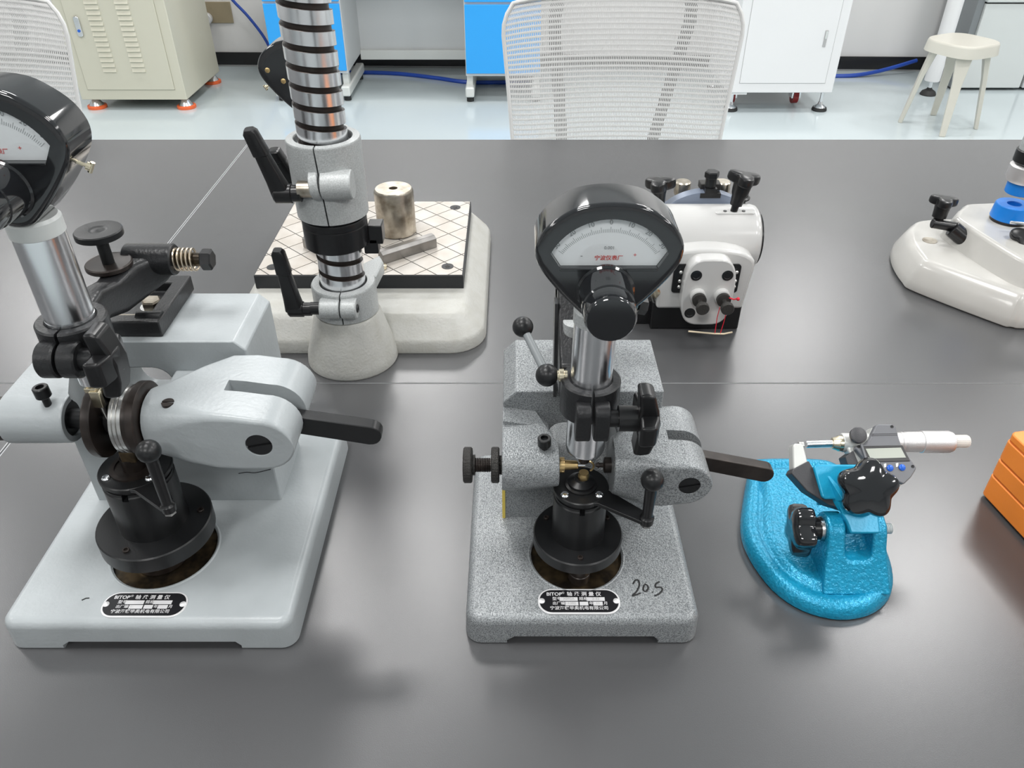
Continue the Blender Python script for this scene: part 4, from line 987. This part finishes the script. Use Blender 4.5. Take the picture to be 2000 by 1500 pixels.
# ------------------------------------------------------------------ blue micrometer stand
def micrometer_stand():
    r = thing('micrometer_stand', 'bright blue cast micrometer stand with a swept oval base', 'stand', (0.28, 0.50, 0))
    low = [(0.3372, 0.5412), (0.337, 0.575), (0.325, 0.597), (0.305, 0.604), (0.250, 0.604), (0.2395, 0.5950), (0.2207, 0.5446), (0.2107, 0.5081), (0.2116, 0.4773), (0.2229, 0.4430), (0.2427, 0.4216), (0.2695, 0.4128), (0.2965, 0.4175), (0.3170, 0.4322), (0.3269, 0.4485), (0.3333, 0.4743), (0.3346, 0.5081)]
    P = [(p.x, p.y) for p in smooth(low, True, 4)]
    b = B(); slab(b, P, [(0, 0.001), (0.002, 0), (0.009, 0.001), (0.0135, 0.005), (0.0150, 0.0095), (0.0135, 0.0140), (0.0120, 0.0165), (0.0135, 0.0190), (0.0170, 0.0235), (0.0172, 0.027), (0.0165, 0.031), (0.0170, 0.036)], (0.275, 0.510))
    base = obj('swept_base', b, M['bluepaint'], r, ang=70)
    # pillar with a yoke
    prof = [(0.4290, 0.012), (0.4400, 0.026), (0.4520, 0.044), (0.4570, 0.0540), (0.4620, 0.0600), (0.4710, 0.0630), (0.4800, 0.0600), (0.4850, 0.0530), (0.4880, 0.040), (0.5060, 0.012)]
    b = B()
    xm = 0.2885
    rings(b, [[(xm + (x-xm)*(1.0 + max(0, (0.045-p[1]))*5.0), p[0], p[1]) for p in prof] for x in (0.2635, 0.2680, 0.3085, 0.3125)])
    sl = B(); prism(sl, rrect(0.2780, 0.3005, 0.0345, 0.12, 0.006, 5), 'y', 0.40, 0.56)
    obj('yoke_pillar', b, M['bluepaint'], base, ang=40, cutters=[sl], bevel=0.0025, seg=3)
    # pivot bolt, star knob on the left
    py, pz = 0.4710, 0.0480
    b = B(); cyl(b, (0.255, py, pz), (0.3220, py, pz), 0.0040, n=20)
    for k in range(6): lathe(b, (0.3140 + k*0.0014, py, pz), (1,0,0), [(0.0040, 0), (0.0046, 0.0006), (0.0040, 0.0012)], 18)
    obj('pivot_bolt', b, M['palegrey'], r)
    b = B(); cyl(b, (0.2520, py, pz), (0.2605, py, pz), 0.0095, n=28); obj('knob_hub', b, M['plastic'], r)
    b = B(); cyl(b, (0.2600, py, pz), (0.2630, py, pz), 0.0105, n=28); obj('washer', b, M['steel'], r)
    star_knob('pivot_knob', M['bakelite'], r, (0.2535, py-0.001, pz-0.0005), (-1, 0.05, 0.0), 0.0235, 0.0175, 0.0165, 5, 0.3, n=120)
    # tilting jaw: plane across the line of sight, v runs down towards the pivot
    return r
stand_root = micrometer_stand()

VD, ND = Vector((0, -0.74, -0.67)).normalized(), Vector((0, -0.67, 0.74)).normalized()
def mp(a, c, n=0.0):
    """point of the tilted micrometer plane; a, c in steps of 0.441 mm, n metres above the plane"""
    return Vector((0.2205 + a*0.000441, 0.52, 0.10)) + VD*(c*0.000441) + ND*n
def mplate(bm, pts, n0, n1): return rings(bm, [[mp(a, c, n0) for a, c in pts], [mp(a, c, n1) for a, c in pts]])
def mrot(pts): return list(pts)

def jaw():
    r = stand_root
    b = B(); mplate(b, [(76, 48), (80, 43), (88, 42), (160, 42), (162, 108), (94, 108), (88, 104)], 0.0070, 0.0112); j = obj('clamp_jaw', b, M['blueflat'], r, bevel=0.0015, seg=3)
    b = B(); mplate(b, [(90, 50), (165, 50), (165, 118), (98, 116)], -0.0145, -0.0092); obj('back_jaw', b, M['blueflat'], j, bevel=0.001)
    b = B(); rings(b, [[mp(98, 58, 0.0095), mp(103, 58, 0.0095), mp(103, 60, 0.0105), mp(98, 60, 0.0105)], [mp(112, 112, 0.008), mp(134, 112, 0.008), mp(134, 112, 0.0190), mp(120, 112, 0.0190)]]); obj('jaw_rib', b, M['blueflat'], j, bevel=0.0006)
    b = B(); mplate(b, [(122, 133), (190, 133), (192, 150), (192, 172), (136, 172), (130, 150)], -0.010, 0.0112); obj('jaw_body', b, M['blueflat'], j, bevel=0.0015)
    b = B(); mplate(b, [(112, 104), (190, 104), (190, 136), (124, 136)], 0.0070, 0.0112); obj('jaw_bridge', b, M['blueflat'], j, bevel=0.001)
    b = B(); lathe(b, mp(156, 98, 0.0070), ND, [(0.0205, 0), (0.0190, 0.005), (0.0160, 0.008), (0.0150, 0.014), (0.0120, 0.015)], 40); obj('jaw_boss', b, M['blueflat'], j)
    star_knob('star_knob', M['bakelite'], j, mp(154, 88, 0.0240), (ND + Vector((0.05, -0.16, -0.14))).normalized(), 0.0252, 0.0195, 0.0150, 5, 0.18, hub=(0.009, 0.010), dome=0.3, n=120)
jaw()

def micrometer():
    o = mp(220, 0)
    r = thing('digital_micrometer', 'digital micrometer with grey case and small display clamped in the blue stand', 'micrometer', (o.x, o.y, o.z))
    X = Vector((1,0,0))
    # frame: light anvil arm, dark grip pad
    fr = [(44, 8), (46, 2), (50, 0), (62, 0), (66, 4), (72, 40), (90, 70), (130, 92), (160, 92), (168, 60), (160, 30), (150, 10), (152, -10), (186, -12), (200, 20), (200, 120), (150, 128), (90, 104), (58, 72), (42, 48)]
    b = B(); mplate(b, fr, -0.0065, 0.0045); f = obj('frame', b, M['miclight'], r, bevel=0.0012)
    gp = [(41, 50), (56, 42), (72, 34), (80, 50), (112, 84), (150, 100), (150, 132), (104, 118), (64, 92), (36, 58)]
    b = B(); mplate(b, gp, -0.0085, 0.0065); obj('grip_pad', b, M['micdark'], f, bevel=0.0008)
    b = B(); mplate(b, [(143, 26), (160, 14), (172, 52), (150, 60)], -0.0085, 0.0062); obj('grip_pad', b, M['micdark'], f, bevel=0.0006)
    b = B(); cyl(b, mp(60, 2, -0.001), mp(69, 2, -0.001), 0.0032, n=20); obj('anvil', b, M['steel'], f)
    b = B(); cyl(b, mp(75, 0, -0.001), mp(136, -2, -0.001), 0.0031, n=24, ch=0.0003); obj('spindle', b, M['chrome'], r)
    b = B(); lathe(b, mp(125, -2, -0.001), X, [(0.0035, 0), (0.0048, 0.0005), (0.0062, 0.005), (0.0068, 0.0055), (0.0068, 0.0085), (0.005, 0.009)], 32); obj('spindle_sleeve', b, M['palebrass'], r)
    b = B(); lathe(b, mp(145, -4, -0.002), X, [(0.0075, 0.0), (0.0082, 0.001), (0.0082, 0.024), (0.006, 0.025)], 32); obj('lock_housing', b, M['miclight'], f)
    b = B(); cyl(b, mp(166, -12, 0.006), mp(166, -12, 0.010), 0.0035, n=20); lathe(b, mp(166, -13, 0.0095), (ND + Vector((0, 0.1, 0.05))), [(0.0055, 0), (0.0070, 0.0008), (0.0070, 0.0035), (0.0058, 0.0045), (0.002, 0.005), (0.0001, 0.005)], 32); obj('lock_knob', b, M['micdark'], r)
    # case
    cs = [(197, -22), (204, -34), (210, -36), (236, -36), (242, -30), (248, 2), (258, 24), (273, 46), (272, 52), (262, 66), (246, 80), (200, 60), (178, 36), (160, 12), (163, 6), (180, 2), (190, -8)]
    b = B(); mplate(b, cs, 0.0040, 0.0105); ca = obj('display_case', b, M['micgrey'], r, bevel=0.0012, seg=3)
    b = B(); mplate(b, [(p[0]-1, p[1]+3) for p in cs], -0.0085, 0.0040); obj('case_back', b, M['miclight'], ca, bevel=0.001)
    b = B(); mplate(b, [(168, 4), (172, 2), (180, 34), (176, 38)], 0.0105, 0.0125); obj('case_ridge', b, M['micgrey'], ca, bevel=0.0004)
    for c in (-17, -14):
        b = B(); mplate(b, [(193, c), (243, c-1), (243, c-0.3), (193, c+0.7)], 0.0104, 0.0109); obj('case_groove', b, M['micdark'], ca)
    b = B(); mplate(b, [(169, 7), (250, 5), (262, 36), (184, 38)], 0.0104, 0.0112); bz = obj('display_bezel', b, M['plastic'], r, bevel=0.0004)
    b = B(); mplate(b, [(178, 12), (246, 10), (254, 29), (186, 31)], 0.0112, 0.0115); obj('display_screen', b, M['lcd'], bz)
    for a, c in ((222, 49), (245, 48)):
        b = B(); lathe(b, mp(a, c, 0.0105), ND, [(0.0028, 0), (0.0028, 0.0008), (0.0021, 0.0014), (0.0001, 0.0016)], 24); obj('push_button', b, M['bluebtn'], ca)
        b = B(); mplate(b, [(a-11, c-8), (a-6, c-9), (a-7, c-2), (a-11, c-1)], 0.0104, 0.0107); obj('button_mark', b, M['miclight'], ca)
    for a, c in ((234, -31), (266, 46), (166, 8)):
        b = B(); lathe(b, mp(a, c, 0.0103), ND, [(0.0014, 0), (0.0014, 0.0004), (0.0006, 0.0005), (0.0001, 0.0002)], 14); obj('case_screw', b, M['black'], ca)
    # sleeve, thimble, ratchet
    b = B(); lathe(b, mp(240, -5, -0.001), X, [(0.0082, 0), (0.0082, 0.008), (0.0086, 0.0082), (0.0086, 0.0105), (0.0072, 0.011)], 36); obj('sleeve', b, M['satin'], r)
    b = B(); lathe(b, mp(263, -5, -0.001), X, [(0.0075, 0), (0.0088, 0.003), (0.0090, 0.016), (0.0096, 0.0163), (0.0096, 0.0400), (0.0085, 0.0430), (0.0040, 0.0435)], 40); obj('thimble', b, M['satin'], r)
    n = 40; rs = []
    for rr, h in ((0.0038, 0), (0.0050, 0.001), (0.0056, 0.002), (0.0056, 0.0125), (0.0050, 0.0140), (0.0005, 0.0143)):
        rs.append([mp(361, -6, -0.001) + X*h + (VD*math.cos(2*PI*k/n) + ND*math.sin(2*PI*k/n))*(rr*(0.95 if k % 2 else 1.0)) for k in range(n)])
    b = B(); rings(b, rs); obj('ratchet', b, M['ivory'], r, ang=25)
    b = B(); cyl(b, mp(358, -6, -0.001), mp(364, -6, -0.001), 0.0048, n=24); obj('ratchet_neck', b, M['brown'], r)
micrometer()

# ------------------------------------------------------------------ orange case at the right edge
def orange_case():
    r = thing('plastic_case', 'bright orange plastic case with grooved sides cut by the right edge', 'case', (0.56, 0.45, 0))
    d = Vector((0.0106, -0.0636)).normalized(); t = Vector((-d.y, d.x))
    A = Vector((0.4575, 0.5628))
    def P(a, b): q = A + d*a + t*b; return (q.x, q.y)
    L, W = 0.30, 0.22
    def layer(name, z0, z1, ins, m):
        pts = rrect(ins, L-ins, ins, W-ins, 0.006, 5)
        b = B(); rings(b, [[(*P(p[0], p[1]), z) for p in pts] for z in (z0, z1)])
        return obj(name, b, M[m], r, bevel=0.0012 if m == 'orange' else 0)
    layer('foot_pad', 0.0, 0.003, 0.010, 'rubber')
    layer('lower_band', 0.003, 0.0280, 0.0, 'orange')
    layer('groove', 0.0275, 0.0300, 0.0008, 'orangedk')
    layer('middle_band', 0.0295, 0.0475, 0.0, 'orange')
    layer('groove', 0.0470, 0.0495, 0.0008, 'orangedk')
    layer('upper_band', 0.0490, 0.0705, 0.0, 'orange')
    layer('groove', 0.0700, 0.0720, 0.0008, 'orangedk')
    layer('lid', 0.0715, 0.0790, 0.0006, 'orange')
orange_case()

# ------------------------------------------------------------------ mesh-backed office chairs beyond the table
def mesh_chair(lab, cx, cy, hw, ztop, ribs=True):
    r = thing('office_chair', lab, 'chair', (cx, cy-0.2, FZ))
    zb = -0.27
    def S(u, v, dy=0.0):
        z = ztop + (zb-ztop)*v
        w_ = hw*(1.0 - 0.16*v)
        top = min(1.0, v/0.13)
        w_ *= 1.0 - 0.10*(1-top)**2.2
        return Vector((cx + w_*u, cy + dy + 0.055*(1-u*u)*(0.6+0.4*v) - 0.05*v + 0.02*abs(u)**6, z - (0.014*abs(u)**5 if v < 0.12 else 0.014*abs(u)**5*max(0, 1-(v-0.12)*4))))
    nu, nv = 128, 46
    b = B(); g = [[b.verts.new(S(-1 + 2*i/nu, j/nv)) for i in range(nu+1)] for j in range(nv+1)]
    fc = []
    for j in range(nv):
        for i in range(nu): fc.append(b.faces.new((g[j][i], g[j][i+1], g[j+1][i+1], g[j+1][i])))
    # every cell of the net becomes a thin border around a hole
    for f in list(fc):
        v = f.verts[:]
        c = sum((q.co for q in v), Vector())/4
        ex = (v[1].co - v[0].co); ez = (v[3].co - v[0].co)
        inn = []
        for q in v:
            du = (q.co-c).dot(ex)/ex.length_squared; dv = (q.co-c).dot(ez)/ez.length_squared
            inn.append(b.verts.new(c + ex*du*0.38 + ez*dv*0.56))
        b.faces.remove(f)
        for k in range(4): b.faces.new((v[k], v[(k+1) % 4], inn[(k+1) % 4], inn[k]))
    me = obj('mesh_back', b, M['mesh'], r, ang=180, kind='stuff')
    md = me.modifiers.new('solid', 'SOLIDIFY'); md.thickness = 0.0012
    # rim
    rim = [S(u, 1) for u in [-1]] 
    pts = [S(-1, 1 - k/24) for k in range(25)] + [S(-1 + 2*k/32, 0) for k in range(1, 32)] + [S(1, k/24) for k in range(25)]
    b = B(); tube(b, pts, 0.0045, 8); obj('back_rim', b, M['chairwhite'], r)
    # supports behind the net
    if ribs:
        for (u0, v0), (u1, v1) in (((-0.58, 0.0), (-0.48, 1.0)), ((0.62, 0.0), (0.26, 1.0))):
            b = B(); tube(b, [S(u0 + (u1-u0)*k/10, v0 + (v1-v0)*k/10, 0.035) for k in range(11)], 0.014, 8); obj('back_support', b, M['meshrib'], r)
    b = B(); tube(b, [S(0.0, 0.72, 0.06), S(0, 0.85, 0.09), Vector((cx, cy+0.06, -0.34)), Vector((cx, cy-0.1, -0.345))], 0.022, 10); obj('spine', b, M['chairwhite'], r)
    b = B(); slab(b, rrect(cx-0.24, cx+0.24, cy-0.46, cy+0.0, 0.08), [(-0.335, 0.02), (-0.32, 0), (-0.275, 0), (-0.262, 0.02)]); obj('seat', b, M['seat'], r, ang=60)
    b = B(); cyl(b, (cx, cy-0.2, FZ+0.09), (cx, cy-0.2, -0.335), 0.025, n=20); obj('gas_lift', b, M['plastic'], r)
    for k in range(5):
        a = 2*PI*k/5 + 0.3; e = Vector((cx + 0.28*math.cos(a), cy-0.2 + 0.28*math.sin(a), FZ+0.065))
        b = B(); tube(b, [Vector((cx, cy-0.2, FZ+0.11)), e], 0.022, 8, 0.014); lg = obj('leg', b, M['chairwhite'], r)
        b = B(); cyl(b, e + Vector((-0.02*math.sin(a), 0.02*math.cos(a), -0.037)), e + Vector((0.02*math.sin(a), -0.02*math.cos(a), -0.037)), 0.028, n=20); obj('caster', b, M['plastic'], lg)
    return r
mesh_chair('white mesh-backed office chair facing the table, in the middle', 0.2385, 1.80, 0.262, 0.2300)
mesh_chair('white mesh-backed office chair behind the left-hand dial head', -1.205, 1.76, 0.275, 0.2400)

# ------------------------------------------------------------------ furniture along the far wall
def beige_cabinet():
    x0, x1, y0, y1, z0, z1 = -2.312, -1.746, 4.33, 4.91, -0.7056, 0.25
    r = thing('metal_cabinet', 'beige sheet metal cabinet with louvred door on orange-ringed feet', 'cabinet', ((x0+x1)/2, (y0+y1)/2, FZ))
    b = B(); box(b, x0, x1, y0, y1, z0, z1); obj('body', b, M['beige'], r, bevel=0.004)
    dx0, dx1, dz0, dz1 = -2.262, -1.799, -0.652, 0.20
    b = B(); box(b, dx0-0.002, dx1+0.002, y0-0.0015, y0+0.01, dz0-0.002, dz1+0.002); obj('door_gap', b, M['beigedk'], r)
    b = B(); box(b, dx0, dx1, y0-0.006, y0+0.01, dz0, dz1); dr = obj('door', b, M['beige'], r, bevel=0.002)
    for cx in (-2.113, -1.960):
        for k in range(20):
            z = -0.553 + k*0.0252
            b = B(); prism(b, [(y0-0.006, z-0.006), (y0-0.0135, z-0.006), (y0-0.006, z+0.010)], 'x', cx-0.034, cx+0.034)
            obj('louver', b, M['beige'], dr)
    b = B(); prism(b, rrect(-2.222, -2.195, -0.385, -0.290, 0.010), 'y', y0-0.016, y0-0.004); hd = obj('handle', b, M['chrome'], dr, bevel=0.002)
    b = B(); cyl(b, (-2.2085, y0-0.016, -0.357), (-2.2085, y0-0.019, -0.357), 0.007, n=16); obj('lock', b, M['bluebtn'], dr)
    for fx, fy in ((-2.262, 4.375), (-1.775, 4.375), (-1.785, 4.865), (-2.262, 4.865)):
        b = B(); lathe(b, (fx, fy, FZ+0.014), (0,0,1), [(0.040, 0), (0.036, 0.006), (0.022, 0.028), (0.014, 0.034), (0.014, 0.05)], 24); ft = obj('foot', b, M['chrome'], r)
        b = B(); lathe(b, (fx, fy, FZ), (0,0,1), [(0.048, 0), (0.050, 0.003), (0.050, 0.014), (0.046, 0.017), (0.01, 0.017)], 32); obj('foot_ring', b, M['footorange'], ft)
beige_cabinet()

def blue_bench():
    r = thing('lab_bench', 'light grey laboratory bench with two sky blue pedestals', 'bench', (-0.58, 4.8, FZ))
    for x0, x1, y0, zb in ((-1.305, -0.898, 4.50, -0.612), (-0.252, 0.155, 4.48, -0.622)):
        b = B(); box(b, x0, x1, y0, 5.0, zb, 0.10); pd = obj('pedestal', b, M['lightgrey'], r, bevel=0.003)
        b = B(); box(b, x0+0.004, x1-0.004, y0-0.012, y0+0.002, zb+0.016, -0.262); obj('blue_door', b, M['bluepanel'], pd, bevel=0.002)
        b = B(); box(b, x0+0.004, x1-0.004, y0-0.012, y0+0.002, -0.250, 0.08); obj('blue_drawer', b, M['bluepanel'], pd, bevel=0.002)
        for fx in (x0+0.02, x1-0.022):
            b = B(); box(b, fx-0.024, fx+0.024, y0-0.02, 5.0, FZ+0.028, FZ+0.082); sk_ = obj('skid', b, M['legwhite'], r, bevel=0.008)
            b = B(); box(b, fx-0.016, fx+0.016, y0+0.03, y0+0.07, FZ+0.08, zb+0.004); obj('skid_post', b, M['legwhite'], sk_)
            for fy in (y0+0.02, 4.95):
                b = B(); cyl(b, (fx, fy, FZ), (fx, fy, FZ+0.03), 0.020, n=18); obj('rubber_foot', b, M['rubber'], sk_)
    b = B(); box(b, -0.898, -0.252, 4.965, 4.985, -0.60, 0.10); obj('back_panel', b, M['lightgrey'], r)
    b = B(); box(b, -0.898, -0.252, 4.93, 4.985, -0.645, -0.592); obj('rear_beam', b, M['legwhite'], r, bevel=0.003)
    b = B(); box(b, -1.33, 0.18, 4.45, 5.02, 0.101, 0.135); obj('bench_top', b, M['lightgrey'], r, bevel=0.004)
blue_bench()

def white_cabinet():
    x0, x1, y0, y1, z0, z1 = 1.145, 1.692, 4.28, 4.80, -0.655, 0.30
    r = thing('metal_cabinet', 'plain white metal cabinet with one door on adjustable feet and red casters', 'cabinet', ((x0+x1)/2, (y0+y1)/2, FZ))
    b = B(); box(b, x0, x1, y0, y1, z0, z1); obj('body', b, M['whitecab'], r, bevel=0.004)
    b = B(); box(b, x0+0.048, x1-0.048, y0-0.001, y0+0.01, z0+0.048, z1-0.03); obj('door_gap', b, M['gapgrey'], r)
    b = B(); box(b, x0+0.050, x1-0.050, y0-0.004, y0+0.01, z0+0.050, z1-0.032); dr = obj('door', b, M['whitecab'], r, bevel=0.002)
    b = B(); box(b, 1.585, 1.600, y0-0.009, y0-0.002, -0.425, -0.345); hd = obj('handle', b, M['gapgrey'], dr, bevel=0.002)
    b = B(); box(b, 1.588, 1.597, y0-0.012, y0-0.006, -0.385, -0.350); obj('handle_grip', b, M['palegrey'], dr)
    b = B(); box(b, x0+0.01, x0+0.10, y0+0.01, y1-0.02, z0-0.012, z0+0.002); obj('bottom_rail', b, M['whitecab'], r)
    for fx in (x0+0.035, x1-0.030):
        for fy in (y0+0.05, y1-0.05):
            b = B(); cyl(b, (fx, fy, FZ+0.02), (fx, fy, z0+0.002), 0.009, n=14); lathe(b, (fx, fy, FZ+0.016), (0,0,1), [(0.032, 0), (0.026, 0.008), (0.014, 0.016), (0.011, 0.03)], 22); ft = obj('foot', b, M['chrome'], r)
            b = B(); lathe(b, (fx, fy, FZ), (0,0,1), [(0.038, 0), (0.040, 0.004), (0.036, 0.017), (0.01, 0.018)], 24); obj('rubber_pad', b, M['rubber'], ft)
    for fx in (x0+0.06, x1-0.14):
        b = B(); cyl(b, (fx-0.014, y0+0.16, FZ+0.045), (fx+0.014, y0+0.16, FZ+0.045), 0.038, n=26); ca = obj('caster', b, M['casterred'], r)
        b = B(); box(b, fx-0.024, fx-0.015, y0+0.13, y0+0.19, FZ+0.04, z0+0.002); box(b, fx+0.015, fx+0.024, y0+0.13, y0+0.19, FZ+0.04, z0+0.002); box(b, fx-0.024, fx+0.024, y0+0.12, y0+0.20, z0-0.012, z0+0.002); obj('caster_fork', b, M['chrome'], ca)
white_cabinet()

def stool():
    r = thing('stool', 'cream plastic stool with four splayed legs before the grey machine', 'stool', (2.175, 4.08, FZ))
    cx, cy, zt = 2.190, 4.07, -0.345
    ang = math.radians(28)
    def rot(p): return (cx + p[0]*math.cos(ang) - p[1]*math.sin(ang), cy + p[0]*math.sin(ang) + p[1]*math.cos(ang))
    pts = []
    for k in range(64):
        a = 2*PI*k/64; rr = 0.150*(1.0 + 0.07*math.cos(4*a - PI))
        pts.append(rot((rr*math.cos(a), rr*math.sin(a))))
    b = B(); slab(b, pts, [(zt-0.055, -0.006), (zt-0.012, 0.0), (zt-0.003, 0.004), (zt, 0.010), (zt-0.002, 0.03)]); obj('seat', b, M['stool'], r, ang=50)
    for k in range(4):
        a = PI/4 + k*PI/2; e = rot((0.118*math.cos(a), 0.118*math.sin(a))); g = rot((0.180*math.cos(a), 0.180*math.sin(a)))
        rs = []
        rad = Vector((math.cos(a+ang), math.sin(a+ang))); tn = Vector((-rad.y, rad.x))
        for p, z, hw, ht in ((e, zt-0.03, 0.042, 0.014), (e, zt-0.06, 0.036, 0.014), ((e[0]*0.6+g[0]*0.4, e[1]*0.6+g[1]*0.4), FZ+0.24, 0.022, 0.011), (g, FZ, 0.014, 0.009)):
            rs.append([(p[0] + tn.x*sx*hw + rad.x*sy*ht, p[1] + tn.y*sx*hw + rad.y*sy*ht, z) for sx, sy in ((-1,-1), (1,-1), (1,1), (-1,1))])
        b = B(); rings(b, rs); obj('leg', b, M['stool'], r, bevel=0.003)
stool()

def grey_machine():
    r = thing('floor_machine', 'pale grey floor-standing machine cut by the right edge', 'machine', (2.95, 4.95, FZ))
    b = B(); box(b, 2.59, 2.935, 4.70, 5.06, -0.745, -0.300); obj('lower_body', b, M['palegrey'], r, bevel=0.004)
    b = B(); box(b, 2.55, 2.588, 4.72, 5.06, -0.75, 0.20); obj('side_panel', b, M['steelgrey'], r)
    b = B(); box(b, 2.592, 3.4, 4.71, 5.06, -0.300, -0.292); obj('dark_trim', b, M['plastic'], r)  # thin black trim line between lower and upper body
    b = B(); box(b, 2.585, 3.4, 4.69, 5.06, -0.292, 0.20); obj('upper_body', b, M['palegrey'], r, bevel=0.006)
    b = B(); box(b, 2.95, 3.4, 4.70, 5.06, -0.745, -0.305); obj('lower_body', b, M['lightgrey'], r, bevel=0.004)
    for fx in (2.62, 2.90, 3.3):
        for fy in (4.78, 5.0):
            b = B(); cyl(b, (fx, fy, FZ), (fx, fy, -0.744), 0.03, n=16); obj('foot', b, M['rubber'], r)
grey_machine()

r = thing('support_post', 'white round post on a levelling foot behind the stool', 'post', (2.375, 4.62, FZ))
b = B(); cyl(b, (2.375, 4.62, -0.684), (2.375, 4.62, 0.30), 0.041, n=32, ch=0.004); obj('post_tube', b, M['whitecab'], r)
b = B(); cyl(b, (2.375, 4.62, FZ+0.03), (2.375, 4.62, -0.683), 0.010, n=14); obj('levelling_screw', b, M['chrome'], r)
b = B(); lathe(b, (2.375, 4.62, FZ), (0,0,1), [(0.042, 0), (0.044, 0.004), (0.036, 0.020), (0.016, 0.032), (0.012, 0.04)], 26); obj('levelling_foot', b, M['rubber'], r)
b = B(); box(b, 2.30, 2.56, 4.58, 5.0, 0.30, 0.34); obj('shelf', b, M['whitecab'], r)

# wall socket, cables
wy = 5.2 + math.tan(math.radians(1.6))*1.8
r = thing('wall_socket', 'tan wall socket plate with a white plug beside the beige cabinet', 'socket', (-1.80, wy, -0.44))
b = B(); box(b, -1.90, -1.715, wy-0.010, wy, -0.505, -0.385); obj('socket_plate', b, M['tan'], r, bevel=0.002)
b = B(); cyl(b, (-1.868, wy-0.045, -0.475), (-1.868, wy-0.008, -0.475), 0.032, n=24, ch=0.006); pl_ = obj('plug', b, M['whitecab'], r)
b = B(); tube(b, [(-1.868, wy-0.03, -0.50), (-1.866, wy-0.03, -0.56), (-1.872, wy-0.03, -0.64)], 0.008, 8); obj('plug_cord', b, M['rubber'], pl_)
def cable(lab, pts, rad, m='hose'):
    b = B(); tube(b, smooth(pts, False, 6), rad, 8)
    tag(obj('blue_cable', b, M[m], off=pts[0]), lab, 'cable')
cable('thin blue hose hanging against the white wall beside the beige cabinet', [(-1.74, 5.12, -0.20), (-1.665, 5.11, -0.335), (-1.575, 5.10, -0.44), (-1.50, 5.10, -0.56), (-1.46, 5.10, -0.68), (-1.45, 5.08, FZ+0.008), (-1.30, 5.06, FZ+0.008)], 0.009)
cable('blue cable lying on the floor under the blue bench', [(-1.2, 5.05, FZ+0.010), (-0.95, 5.06, FZ+0.010), (-0.70, 5.03, FZ+0.010), (-0.45, 4.93, FZ+0.010), (-0.25, 4.84, FZ+0.010), (0.1, 4.84, FZ+0.010)], 0.012)
cable('blue cable on the floor between white cabinet and stool', [(1.45, 5.03, FZ+0.011), (1.80, 4.99, FZ+0.011), (2.05, 4.98, FZ+0.011), (2.25, 5.02, FZ+0.03), (2.48, 5.08, FZ+0.075)], 0.012)
